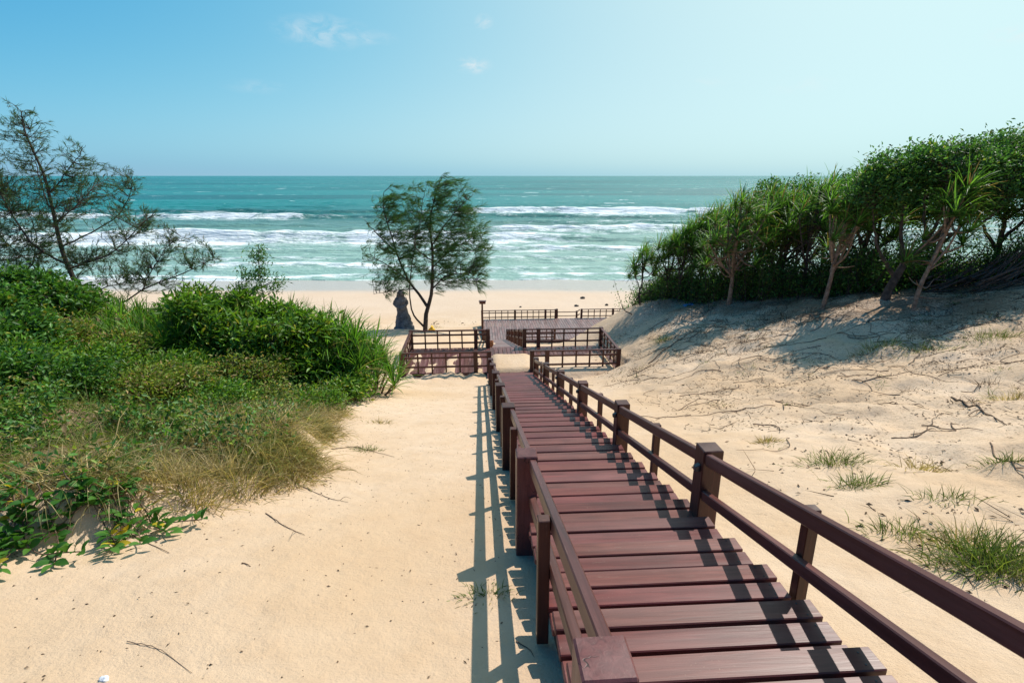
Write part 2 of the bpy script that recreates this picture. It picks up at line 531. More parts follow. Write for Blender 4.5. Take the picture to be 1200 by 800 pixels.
_cx, _cy = CTRL[:, 0], CTRL[:, 1]
_dev = CTRL[:, 2] - np.interp(_cy, B_Y, B_Z)
_A = _phi((_cx[:, None] - _cx) ** 2 + (_cy[:, None] - _cy) ** 2) + np.eye(len(_cx)) * 0.8
_Pm = np.c_[np.ones(len(_cx)), _cx, _cy]
_S = np.block([[_A, _Pm], [_Pm.T, np.zeros((3, 3))]])
_W = np.linalg.solve(_S, np.r_[_dev, 0, 0, 0])


LEFT_EDGE_Y = np.array([1.0, 3.0, 3.7, 4.4, 5.1, 6.2, 8.0, 10.4, 14, 18, 24])
LEFT_EDGE_X = np.array([-6.5, -4.3, -3.4, -2.85, -2.45, -2.4, -3.0, -3.4, -3.9, -4.9, -7.5])


def left_inside(x, y):
    return np.interp(y, LEFT_EDGE_Y, LEFT_EDGE_X) - x + .5 * fbm(x / 1.1, y / 1.1, 3, 41)


def ground_h(x, y, detail=True):
    x = np.atleast_1d(np.asarray(x, float))
    y = np.atleast_1d(np.asarray(y, float))
    xc, yc = np.clip(x, -22, 21), np.clip(y, -6, 36)
    d = np.full(x.shape, _W[-3]) + _W[-2] * xc + _W[-1] * yc
    for i in range(len(_cx)):
        d += _W[i] * _phi((xc - _cx[i]) ** 2 + (yc - _cy[i]) ** 2)
    d *= 1 - sstep(30, 40, y)
    z = np.interp(y, B_Y, B_Z) + d
    t, s = to_local(x, y)
    # the corridor of the stairs stays clear of hummocks
    near = sstep(0.0, 1.6, np.maximum(-.35 - t, t - 1.7)) * .85 + .15
    near = np.where((s > 15.5) & (s < 38), np.minimum(near, .3 + .7 * sstep(0, 3, np.maximum(-3.2 - t, t - 4.8))), near)
    if detail:
        z = z + fbm(x / 3.2, y / 3.2, 3, 3) * .11 * near * (1 - sstep(34, 44, y))
        z = z + fbm(x / 1.5, y / 1.0, 4, 5, .6) * .20 * sstep(3.0, 5.0, x) * near * (1 - sstep(22, 28, y))
        rough = sstep(1.8, 4.5, x) * (1 - sstep(22, 30, y))          # trampled slope on the right
        z = z + fbm(x / .55, y / .55, 3, 9) * (.016 + .060 * rough) * np.maximum(near, .35)
        # footprints
        fp = np.maximum(0, vnoise(x / .30, y / .36, 21) - .72) / .28
        z = z - fp * (.012 + .030 * rough) * (1 - sstep(28, 34, y))
    bank = sstep(-.12, .42, left_inside(x, y)) * (1 - sstep(6.2, 8.8, y)) * sstep(2.6, 3.6, y)
    z = z + bank * (.26 + .22 * fbm(x / .9, y / .9, 3, 58))
    # wind-blown sand lying on the platform
    inside = (t > -2.95) & (t < 4.35) & (s > 16.05) & (s < 19.5)
    n = fbm(x / .9, y / .9, 3, 31)
    centre = sstep(-.15, .25, t) * (1 - sstep(1.2, 1.9, t)) * sstep(16.45, 16.75, s + .10 * n) * (1 - sstep(18.15, 18.6, s + .25 * n))
    right = sstep(1.2, 1.6, t) * (1 - sstep(3.9, 4.4, t)) * (1 - sstep(17.9, 18.4, s + .3 * n)) * sstep(16.0, 16.4, s)
    lw = 1 - sstep(-.5, .1, t)
    drift = -6.21 + .24 * np.maximum(centre, right) + .02 * n + lw * (.112 + .15 * fbm(x / .30, y / 1.3, 3, 33) - .06 * sstep(18.2, 18.8, s))
    z = np.where(inside, drift, z)
    # level strip under the wings' front so that the frame stands on it
    return z


def gz(x, y):
    return float(ground_h(x, y)[0])


def hit(u, v, d0=1.5, d1=70.0):
    """where the line of sight through a point of the photograph meets the ground"""
    r = ray(u, v)
    d = np.linspace(d0, d1, 4000)
    h = ground_h(r[0] * d, r[1] * d, False)
    k = np.nonzero(r[2] * d < h)[0]
    i = k[0] if len(k) else len(d) - 1
    p = r * d[i]
    p[2] = gz(p[0], p[1])
    return p


def axis(parts):
    out = [parts[0][0]]
    for a, b, st in parts:
        n = max(1, int(round((b - a) / st)))
        out += list(np.linspace(a, b, n + 1)[1:])
    return np.array(out)


def grow(a, b, s0, f):
    out = [a]
    s = s0
    while out[-1] < b:
        out.append(out[-1] + s)
        s *= f
    return out[1:]


gx = np.array(sorted([-v for v in grow(7, 60000, .09, 1.085)]) + list(np.arange(-7, 9.01, .075)) + list(grow(9, 60000, .09, 1.085)))
gy = np.array(list(-np.array(grow(1, 300, .1, 1.15))[::-1]) + list(np.arange(-1, 14, .07)) + list(np.arange(14, 24, .10)) + list(grow(24, 60000, .13, 1.05)))
GX, GY = np.meshgrid(gx, gy)
GZ = ground_h(GX.ravel(), GY.ravel())
nx, ny = len(gx), len(gy)
idx = np.arange(nx * ny).reshape(ny, nx)
GF = np.stack([idx[:-1, :-1], idx[:-1, 1:], idx[1:, 1:], idx[1:, :-1]], -1).reshape(-1, 4)
gme = mesh_np('ground', np.c_[GX.ravel(), GY.ravel(), GZ], GF, True, [M['sand']])
X, Y = GX.ravel(), GY.ravel()
crumbs = sstep(2.2, 5.5, X) * (1 - sstep(22, 28, Y)) * .22
ridge = sstep(-1.2, 1.6, X * .62 + Y * .78 - np.interp(X, [3, 5.5, 9.4, 12.6, 20], [19.4, 18.2, 15.0, 15.4, 18.5]) + 1.1 * fbm(X / 1.3, Y / 1.3, 3, 78))
crumbs = np.maximum(crumbs, ridge * sstep(4.2, 6, X) * (1 - sstep(24, 30, Y)) * (.78 + .5 * fbm(X / .8, Y / .6, 3, 77)))
left_in = left_inside(X, Y)
crumbs = np.maximum(crumbs, sstep(.15, 1.0, left_in) * (1 - sstep(20, 26, Y)) * sstep(2.5, 4, Y + .3 * (-X - 4)))
wetv = sstep(-10.80, -11.10, GZ + .06 * fbm(X / 9, Y / 3, 3, 51)) 
for nm, arr in (('crumbs', crumbs), ('wet', wetv), ('beach', sstep(34, 46, Y))):
    a = gme.attributes.new(nm, 'FLOAT', 'POINT')
    a.data.foreach_set('value', arr.astype(np.float32))
ground = tag(link('ground', gme), 'pale golden sand of the dunes and beach', 'sand', kind='structure')

# ------------------------------------------------------------------ the sea
SEA = -11.5
sx = np.array(sorted([-v for v in grow(200, 60000, 1.2, 1.12)]) + list(np.arange(-200, 200.1, .75)) + list(grow(200, 60000, 1.2, 1.12)))
sy = np.array(list(np.arange(60.5, 130, .32)) + list(np.arange(130, 215, .6)) + list(grow(215, 60000, .8, 1.035)))
SX, SY = np.meshgrid(sx, sy)
x, y = SX.ravel(), SY.ravel()
fade = 1 - sstep(230, 420, y)
z = SEA + fade * sstep(66, 100, y) * (.16 * np.sin(y * .62 + 2.5 * fbm(x / 60, y / 60, 3, 61)) + .42 * fbm(x / 11, y / 5, 4, 62) + .16 * fbm(x / 2.6, y / 1.5, 2, 63))
z = z + .05 * fbm(x / 3, y / 1.6, 3, 64) * fade
foam = np.zeros_like(x)
# breakers: distance, wander, height, width of the white water, where along the shore, strength
BREAK = [(181, 5, 1.1, 22, [(-400, .3), (-95, .3), (-60, .1), (-25, .2), (-10, 1.1), (30, 1.3), (62, 1.15), (90, .8), (400, .7)], 70),
         (160, 6, .9, 10, [(-400, .8), (-75, .95), (-58, .8), (-48, .4), (-30, .15), (0, .1), (15, .35), (60, .3), (400, .3)], 71),
         (136, 6, .7, 6, [(-400, .3), (-60, .12), (-20, .05), (8, .35), (25, .6), (42, .4), (60, .5), (400, .3)], 72),
         (117, 5, .95, 9, [(-400, .7), (-70, .45), (-45, .1), (-20, .2), (0, .75), (14, .7), (30, 1.0), (50, .7), (400, .5)], 73),
         (101, 3.5, 1.2, 17, [(-400, 1.2), (-50, 1.25), (-30, 1.2), (-14, 1.15), (-5, .8), (6, .7), (18, .25), (40, .4), (400, .8)], 74),
         (88, 3, .8, 7, [(-400, .6), (-40, .45), (-25, .3), (-12, .5), (-3, .7), (8, .75), (18, .8), (28, .4), (400, .5)], 75),
         (78, 2.5, .55, 5, [(-400, .8), (-35, .6), (-20, .6), (-8, .75), (4, .6), (15, .8), (26, .8), (400, .8)], 76),
         (71.5, 3.2, .28, 4.5, [(-400, .8), (0, .7), (400, .8)], 77),
         (65.5, 2.2, .12, 3.0, [(-400, .7), (0, .75), (400, .7)], 78)]
for (y0, wan, hgt, wid, seg, sd) in BREAK:
    cl = y0 + 1.6 * wan * fbm(x / 30, x * 0 + sd, 5, sd, .6) + .02 * x
    amp = np.interp(x, [s[0] for s in seg], [s[1] for s in seg]) * (.35 + 1.1 * (vnoise(x / 11, x * 0 + 3, sd + 1) * .65 + .35 * vnoise(x / 3.5, x * 0 + 9, sd + 2)))
    amp = np.clip(amp, 0, 1.15)
    d = y - cl                                   # negative on the shore side
    prof = np.where(d < 0, np.exp(-(d / (1.0 + hgt)) ** 2), np.exp(-(d / (4.5 * hgt + 1.5)) ** 2))
    z = z + hgt * (1.6 if y0 > 95 else 1.2) * (.45 + .55 * np.minimum(amp, 1)) * prof
    spread = np.where(d < 0, np.exp(d / (wid * .62)), np.exp(-(d / 1.2) ** 2))
    foam = np.maximum(foam, amp * spread * 1.05)
foam = np.maximum(foam, .15 * (1 - sstep(75, 112, y)) * (1 + .9 * fbm(x / 9, y / 5, 3, 81)))
shore = 62.6 + 1.1 * fbm(x / 16, x * 0, 4, 91) + .6 * fbm(x / 4, x * 0, 3, 92)
foam = np.maximum(foam, (.25 + .95 * vnoise(x / 5.5, x * 0 + 2, 93)) * np.exp(-((y - shore) / .8) ** 2))
z = np.where(y < shore, np.minimum(z, SEA + .06 - .5 * (shore - y)), np.maximum(z, SEA + .04))
turbid = np.clip(1.0 - sstep(66, 175, y + 10 * fbm(x / 30, y / 14, 3, 95)), 0, 1) * .75 + .28 * (1 - sstep(100, 235, y))
turbid = np.clip(turbid + .25 * fbm(x / 22, y / 8, 3, 96) * (1 - sstep(90, 200, y)), 0, 1)
nx, ny = len(sx), len(sy)
idx = np.arange(nx * ny).reshape(ny, nx)
SF = np.stack([idx[:-1, :-1], idx[:-1, 1:], idx[1:, 1:], idx[1:, :-1]], -1).reshape(-1, 4)
sme = mesh_np('sea', np.c_[x, y, z], SF, True, [M['sea']])
for nm, arr in (('foam', foam), ('turbid', turbid)):
    a = sme.attributes.new(nm, 'FLOAT', 'POINT')
    a.data.foreach_set('value', arr.astype(np.float32))
tag(link('sea', sme), 'turquoise sea with rows of white breakers rolling in', 'sea', kind='structure')

# ------------------------------------------------------------------ timber
_boxes = {}


def box_mesh(lx, ly, lz, ch, mat):
    """chamfered timber, centred, shared between alike pieces"""
    key = (round(lx, 3), round(ly, 3), round(lz, 3), ch, mat)
    if key in _boxes:
        return _boxes[key]
    bm = bmesh.new()
    bmesh.ops.create_cube(bm, size=1.0)
    bmesh.ops.scale(bm, vec=(lx, ly, lz), verts=bm.verts)
    bmesh.ops.bevel(bm, geom=list(bm.edges), offset=ch, segments=1, affect='EDGES')
    me = bpy.data.meshes.new('timber')
    bm.to_mesh(me)
    bm.free()
    me.materials.append(M[mat])
    _boxes[key] = me
    return me


def beam(name, p0, p1, w, h, mat, parent, ch=.006, roll=0.0):
    """straight timber from p0 to p1 (its middle line), long axis = its local x"""
    p0, p1 = Vector(p0), Vector(p1)
    d = (p1 - p0)
    L = d.length
    X_ = d.normalized()
    Y_ = Vector((0, 0, 1)).cross(X_)
    Y_ = Vector((0, 1, 0)) if Y_.length < 1e-4 else Y_.normalized()
    Z_ = X_.cross(Y_)
    R_ = Matrix((X_, Y_, Z_)).transposed()
    return link(name, box_mesh(L, w, h, ch, mat), parent, (p0 + p1) / 2, R_.to_euler())


def post(name, t, s, z0, z1, w, mat, parent, ch=.008, rz=0.0):
    return link(name, box_mesh(w, w, z1 - z0, ch, mat), parent, (t, s, (z0 + z1) / 2), (random.uniform(-.007, .007), random.uniform(-.007, .007), rz))


def tread_mesh(L, w, h, key):
    """a tread board with its nail heads"""
    if ('tread', key) in _boxes:
        return _boxes[('tread', key)]
    bm = bmesh.new()
    bmesh.ops.create_cube(bm, size=1.0)
    bmesh.ops.scale(bm, vec=(L, w, h), verts=bm.verts)
    bmesh.ops.bevel(bm, geom=list(bm.edges), offset=.005, segments=1, affect='EDGES')
    nf = len(bm.faces)
    rn = random.Random(key)
    for sx in (-1, 1):
        for sy in (-1, 1):
            r = bmesh.ops.create_cone(bm, cap_ends=True, segments=6, radius1=.0055, radius2=.0045, depth=.003)
            bmesh.ops.translate(bm, verts=r['verts'], vec=(sx * (L / 2 - .075 + rn.uniform(-.012, .012)), sy * (w * .27 + rn.uniform(-.008, .008)), h / 2 + .0006))
    for f in bm.faces:
        if all((v.co.z > h / 2 - .0012) for v in f.verts) and f.calc_area() < .0002:
            f.material_index = 1
    me = bpy.data.meshes.new('tread')
    bm.to_mesh(me)
    bm.free()
    me.materials.append(M['tread'])
    me.materials.append(M['black'])
    _boxes[('tread', key)] = me
    return me


SL = 0.277
S0, SP = 1.165, 2.35


def rail_top(s):
    return -1.24 - SL * (s - S0)


stair = tag(empty('timber_staircase', (X0, 0, 0), TH), 'long red-brown timber staircase with post railings descending the dune', 'staircase')
# treads: two boards to a step
for k in range(-9, 37):
    sf = 1.78 + .392 * k
    zt = -1.43 - SL * sf
    boards = ((sf - .058, .119), (sf - .1975, .119), (sf - .337, .119))
    for (sm, wd) in boards:
        j = random.uniform
        nk = random.randrange(6)
        link('plank', tread_mesh(1.305 + (0, 0, .004, -.004, .002, -.002)[nk], wd, .040, nk), stair,
             (.662 + j(-.003, .003), sm + j(-.003, .003), zt - .020 + j(-.002, .002)), (j(-.008, .008), j(-.003, .003), j(-.004, .004)))
for t in (.075, 1.255):
    beam('stringer', (t, -2.2, -1.43 - SL * -2.2 - .205), (t, 15.9, -1.43 - SL * 15.9 - .205), .05, .19, 'post', stair)
for side, t in ((-1, 0.0), (1, 1.345)):
    posts_s = [S0 + SP * i for i in range(-1, 7)]
    if side > 0:
        posts_s[1] -= .55
    for i, s in enumerate(posts_s):
        zt = rail_top(s)
        wx, wy = to_world(t, s)
        zb = gz(wx, wy) - .12
        po = post('post', t, s, zb, zt, .150, 'cracked' if (side < 0 and i in (1, 2)) else 'post', stair, .007, random.uniform(-.02, .02))
        if side > 0 and 1 <= i <= 5:
            sl = bmesh.new()
            bmesh.ops.create_cube(sl, size=1.0)
            bmesh.ops.scale(sl, vec=(.038, .044, .058), verts=sl.verts)
            for vv in sl.verts:                     # slanted hood
                if vv.co.z > 0 and vv.co.x < 0:
                    vv.co.z -= .02
            bmesh.ops.bevel(sl, geom=list(sl.edges), offset=.004, segments=1, affect='EDGES')
            me = bpy.data.meshes.new('step_light')
            sl.to_mesh(me)
            sl.free()
            me.materials.append(M['black'])
            link('step_light', me, po, (-.094, -.02, (zt - zb) / 2 - .15))
    ins = -side * .038                             # rails run on the inner side
    for i in range(len(posts_s) - 1):
        a, b = posts_s[i] + .074, posts_s[i + 1] - .074
        for nm, dz, hh in (('handrail', -.085, .088), ('lower_rail', -.375, .075)):
            beam(nm, (t + ins, a, rail_top(a) + dz), (t + ins, b, rail_top(b) + dz), .048, hh, 'rail', stair)
        m = S0 + SP * (i - .5)
        wx, wy = to_world(t, m)
        zb = gz(wx, wy) + .03
        post('baluster', t + side * .018, m, min(zb, rail_top(m) - .75), rail_top(m) - .052, .062, 'post', stair, .004)

# ------------------------------------------------------------------ railed platform at the foot of the stairs
plat = tag(empty('timber_platform', (X0, 0, 0), TH), 'railed timber platform half buried in sand at the foot of the stairs', 'platform')
PF = -6.08
T0, T1, SA, SB = -2.8, 4.2, 16.7, 19.3
tt = T0 + .075
while tt < T1:
    s_a = 16.02 if -.05 < tt < 1.4 else SA - .03
    j = random.uniform
    link('plank', box_mesh(SB + .06 - s_a, .140, .040, .005, 'deck'), plat, (tt, (s_a + SB + .06) / 2, PF - .02 + j(-.004, .004)),
         (0, 0, math.pi / 2 + j(-.002, .002)))
    tt += .1505
for s in (SA + .05, (SA + SB) / 2, SB - .05):
    beam('joist', (T0, s, PF - .115), (T1, s, PF - .115), .06, .14, 'post', plat)
for (a, b) in ((T0, -.08), (1.43, T1)):
    beam('edge_beam', (a, SA - .065, PF - .10), (b, SA - .065, PF - .10), .05, .12, 'post', plat)


def rail_run(parent, pa, pb, floor, n_bal, cap=.70, posts=(True, True), bottom=True, wmul=1.0):
    """a level run of railing between two posts: cap rail, upper rail, lower rail and balusters"""
    (ta, sa), (tb, sb) = pa, pb
    d = Vector((tb - ta, sb - sa, 0))
    L = d.length
    u_ = d / L
    g = .06
    a, b = Vector((ta, sa, 0)) + u_ * g, Vector((tb, sb, 0)) - u_ * g
    for nm, dz, hh, ww in (('handrail', cap - .022, .044, .085), ('upper_rail', cap - .185, .060, .045), ('lower_rail', cap - .49, .060, .045)):
        beam(nm, (a.x, a.y, floor + dz), (b.x, b.y, floor + dz), ww * wmul, hh * wmul, 'rail', parent, .004)
    for i in range(n_bal):
        f = (i + 1) / (n_bal + 1)
        q = a.lerp(b, f)
        ob = post('baluster', q.x, q.y, floor - .02, floor + cap - .046, .05 * wmul, 'post', parent, .003)
        ob.rotation_euler.z = math.atan2(d.y, d.x) + .03


def posts_at(parent, pts, floor, h, w, deep=.45):
    for (t, s) in pts:
        post('post', t, s, floor - deep, floor + h, w, 'post', parent, .006)


fl, fr, bl, br = (T0, SA), (T1, SA), (T0, SB), (T1, SB)
posts_at(plat, [fl, fr, bl, br, (-.45, SA), (1.86, SA), (-.45, SB), (1.86, SB), (0.0, SB), (1.345, SB), (-.02, SA - .02), (1.365, SA - .02)], PF, .715, .135)
rail_run(plat, fl, (-.45, SA), PF, 4)
rail_run(plat, (-.45, SA), (-.02, SA), PF, 0)
rail_run(plat, (1.86, SA), fr, PF, 4)
rail_run(plat, (1.365, SA), (1.86, SA), PF, 0)
rail_run(plat, fl, bl, PF, 4)
rail_run(plat, fr, br, PF, 4)
rail_run(plat, bl, (-.45, SB), PF, 4)
rail_run(plat, (-.45, SB), (0.0, SB), PF, 0)
rail_run(plat, (1.86, SB), br, PF, 4)
rail_run(plat, (1.345, SB), (1.86, SB), PF, 0)

# ------------------------------------------------------------------ second flight down to the beach deck
low = tag(empty('timber_staircase', (X0, 0, 0), TH), 'short lower flight of timber steps between the railed platform and the beach deck', 'staircase')
DZ = -9.40
LS0, LS1 = 19.42, 31.2
nst = 30
for k in range(nst):
    f = (k + .5) / nst
    s = LS0 + (LS1 - LS0) * f
    zt = PF - .06 + (DZ - PF + .06) * (k + 1) / (nst + .5)
    link('plank', box_mesh(1.31, (LS1 - LS0) / nst - .012, .04, .004, 'grey_deck'), low, (.672, s, zt - .02))
for t in (.09, 1.25):
    beam('stringer', (t, LS0, PF - .24), (t, LS1, DZ - .22), .05, .2, 'post', low)


def low_top(s):
    return PF + .68 + (DZ - PF) * (s - SB) / (LS1 - SB)


ps = [21.75, 24.1, 26.45, 28.8, 31.15]
for t in (0.0, 1.345):
    prev = SB
    for s in ps:
        wx, wy = to_world(t, s)
        post('post', t, s, min(gz(wx, wy), low_top(s) - .7) - .15, low_top(s) + .02, .135, 'post', low)
        for nm, dz in (('handrail', -.06), ('lower_rail', -.35)):
            beam(nm, (t, prev + .07, low_top(prev + .07) + dz), (t, s - .07, low_top(s - .07) + dz), .046, .085, 'rail', low)
        m = (prev + s) / 2
        post('baluster', t, m, low_top(m) - .72, low_top(m) - .10, .055, 'post', low, .004)
        prev = s

# ------------------------------------------------------------------ the wide deck above the beach
deck = tag(empty('timber_deck', (X0, 0, 0), TH), 'wide weathered timber deck with railing at the edge of the beach', 'deck')
DT0, DT1, DS0, DS1 = -.15, 9.9, 31.25, 36.3
tt = DT0 + .08
while tt < DT1:
    link('plank', box_mesh(DS1 - DS0, .148, .04, .005, 'grey_deck'), deck, (tt, (DS0 + DS1) / 2, DZ - .02 + random.uniform(-.004, .004)), (0, 0, math.pi / 2))
    tt += .160
for s in (DS0 + .12, (DS0 + DS1) / 2, DS1 - .12):
    beam('joist', (DT0, s, DZ - .125), (DT1, s, DZ - .125), .07, .16, 'post', deck)
for t in (DT0 + .3, 2.5, 5.0, 7.5, DT1 - .3):
    for s in (DS0 + .2, DS1 - .2):
        post('pile', t, s, DZ - 1.1, DZ - .06, .14, 'post', deck)
farp = [(DT0 + .05, DS1), (2.15, DS1), (4.25, DS1)]
posts_at(deck, farp + [(6.75, DS1), (5.05, DS1 + .12), (8.95, DS1), (DT0 + .05, DS0 + .1), (DT0 + .05, 33.8), (4.2, DS0 + .1), (1.5, DS0 + .1)], DZ, .64, .135)
posts_at(deck, [(6.6, DS1 + 1.0), (5.2, DS1 + 1.0)], DZ - .36, .62, .12, .8)
posts_at(deck, [(4.95, DS1)], DZ, .64, .135)
rail_run(deck, farp[0], farp[1], DZ, 4, .62)
rail_run(deck, farp[1], farp[2], DZ, 4, .62)
rail_run(deck, farp[2], (4.95, DS1), DZ, 1, .62)
rail_run(deck, (6.75, DS1), (8.95, DS1), DZ, 4, .62)
rail_run(deck, (8.95, DS1), (DT1, DS1), DZ, 1, .62)
rail_run(deck, (DT0 + .05, DS0 + .1), (DT0 + .05, 33.8), DZ, 4, .62)
rail_run(deck, (DT0 + .05, 33.8), farp[0], DZ, 4, .62)
rail_run(deck, (1.5, DS0 + .1), (4.2, DS0 + .1), DZ, 5, .62)
# steps down to the beach between the two far rails, with their own sloping rails
for k in range(4):
    link('step_plank', box_mesh(1.6, .29, .04, .004, 'grey_deck'), deck, (5.85, DS1 + .2 + .3 * k, DZ - .12 * (k + 1)))
for t in (5.1, 6.62):
    for dz in (.56, .25):
        beam('step_rail', (t, DS1 + .06, DZ + dz), (t, DS1 + 1.25, DZ + dz - .46), .05, .07, 'rail', deck)
for dz in (.40, .12):
    beam('barrier_rail', (5.2, DS1 + .94, DZ + dz - .2), (6.6, DS1 + .94, DZ + dz - .2), .04, .05, 'rail', deck)

# lamp post at the near corner of the deck
lx, ly = to_world(-.12, 30.9)
lamp = tag(empty('lamp_post', (lx, ly, 0)), 'slim brown lamp post with flat head behind the platform railing', 'lamp post')
lz = gz(lx, ly)
link('pole', box_mesh(.10, .10, 2.5, .006, 'post'), lamp, (0, 0, DZ + 1.1))
hd = link('lamp_head', box_mesh(.36, .22, .14, .02, 'post'), lamp, (.02, 0, DZ + 2.40))
link('lamp_cap', box_mesh(.42, .28, .035, .008, 'rail'), hd, (0, 0, .09))

# ------------------------------------------------------------------ plants: builders
def unit(a):
    a = np.asarray(a, float)
    return a / np.maximum(np.linalg.norm(a, axis=-1, keepdims=True), 1e-9)


def tubes(polys, sides=6):
    """tapered tubes along polylines: [(points, radii), ...] -> V, F(quads)"""
    VV, FF, base = [], [], 0
    ang = np.linspace(0, 2 * np.pi, sides, endpoint=False)
    for P, R in polys:
        P = np.asarray(P, float)
        n = len(P)
        R = np.asarray(R, float)
        T = np.gradient(P, axis=0)
        T = unit(T)
        ref = np.array([0.31, 0.95, 0.05]) if abs(T[0][2]) > .8 else np.array([0.05, 0.02, 1.0])
        A = unit(np.cross(T, ref))
        B = np.cross(T, A)
        ring = P[:, None, :] + R[:, None, None] * (np.cos(ang)[None, :, None] * A[:, None, :] + np.sin(ang)[None, :, None] * B[:, None, :])
        VV.append(ring.reshape(-1, 3))
        i = np.arange(n - 1)[:, None] * sides + np.arange(sides)[None, :]
        i2 = np.arange(n - 1)[:, None] * sides + (np.arange(sides)[None, :] + 1) % sides
        FF.append(np.stack([i, i2, i2 + sides, i + sides], -1).reshape(-1, 4) + base)
        base += n * sides
    return np.concatenate(VV), np.concatenate(FF)


def smooth_line(pts, n=10):
    """points through a Catmull-Rom curve"""
    P = np.asarray(pts, float)
    if len(P) < 3:
        t = np.linspace(0, 1, n)[:, None]
        return P[0] * (1 - t) + P[-1] * t
    Q = np.vstack([2 * P[0] - P[1], P, 2 * P[-1] - P[-2]])
    out = []
    m = max(2, int(n / (len(P) - 1)))
    for i in range(1, len(Q) - 2):
        for t in np.linspace(0, 1, m, endpoint=False):
            a, b, c, d = Q[i - 1], Q[i], Q[i + 1], Q[i + 2]
            out.append(.5 * (2 * b + (c - a) * t + (2 * a - 5 * b + 4 * c - d) * t * t + (3 * b - a - 3 * c + d) * t ** 3))
    out.append(P[-1])
    return np.array(out)


def leaves(P, D, Nn, L, W, fold=.25):
    """pointed leaves folded along the midrib; arrays of bases, directions, normals, lengths, widths"""
    D = unit(D)
    S = unit(np.cross(D, Nn))
    Nn = np.cross(S, D)
    L = np.asarray(L)[:, None]
    W = np.asarray(W)[:, None]
    m = P + D * L * .45
    V = np.stack([P, m + S * W * .5 + Nn * W * fold, P + D * L - Nn * L * .08, m - S * W * .5 + Nn * W * fold], 1).reshape(-1, 3)
    i = np.arange(len(P))[:, None] * 4
    F = np.concatenate([i + np.array([0, 1, 2]), i + np.array([0, 2, 3])])
    return V, F


def blades(P, D, L, W, bend, seg=3, down=None):
    """grass-like blades that start along D and bend over under their weight"""
    n = len(P)
    D = unit(D)
    down = np.array([0, 0, -1.0]) if down is None else down
    side = unit(np.cross(D, RNG.normal(size=(n, 3))))
    L = np.asarray(L)[:, None]
    W = np.asarray(W)[:, None]
    bend = np.asarray(bend)[:, None]
    V = []
    p = P.copy()
    d = D.copy()
    for k in range(seg):
        w = W * (1 - .75 * (k / seg) ** 1.5) * .5
        V += [p - side * w, p + side * w]
        p = p + d * L / seg
        d = unit(d + down * bend / seg)
    V.append(p)
    V = np.stack(V, 1)
    m = 2 * seg + 1
    F = []
    for k in range(seg - 1):
        F += [(2 * k, 2 * k + 1, 2 * k + 3), (2 * k, 2 * k + 3, 2 * k + 2)]
    F.append((2 * seg - 2, 2 * seg - 1, 2 * seg))
    F = (np.arange(n)[:, None, None] * m + np.array(F)[None]).reshape(-1, 3)
    return V.reshape(-1, 3), F


def in_ellipsoids(els, n, shell=.35):
    """random points in a union of ellipsoids (centre, radii), denser towards the skin"""
    els = [(np.array(c, float), np.array(r, float)) for c, r in els]
    w = np.array([r.prod() ** .75 for c, r in els])
    k = RNG.choice(len(els), n, p=w / w.sum())
    d = unit(RNG.normal(size=(n, 3)))
    rad = (shell + (1 - shell) * RNG.random(n)) ** .6
    C = np.array([c for c, r in els])[k]
    R = np.array([r for c, r in els])[k]
    return C + d * rad[:, None] * R


def grow_twigs(limbs, targets, sag=.1, r0=.012, rt=.003, up=.55, rng=RNG):
    """thin branches from the nearest lower point of a limb to each target"""
    nodes = np.concatenate([L[0][1:] for L in limbs])
    out = []
    for q in targets:
        dv = q - nodes
        dist = np.linalg.norm(dv, axis=1) + np.where(dv[:, 2] < 0, -dv[:, 2] * 2.0, 0)
        a = nodes[np.argmin(dist)]
        v = q - a
        L = np.linalg.norm(v)
        mid = a + v * .5 + np.array([0, 0, L * (-sag if v[2] < L * .1 else sag * .5)]) + rng.normal(size=3) * L * .07
        P = smooth_line([a, mid, q], 6)
        out.append((P, np.linspace(min(r0, .004 + r0 * L), rt, len(P))))
    return out


def ground_base(u, v, y=None):
    if y is None:
        return hit(u, v)
    p = at(u, v, y)
    p[2] = gz(p[0], p[1])
    return p


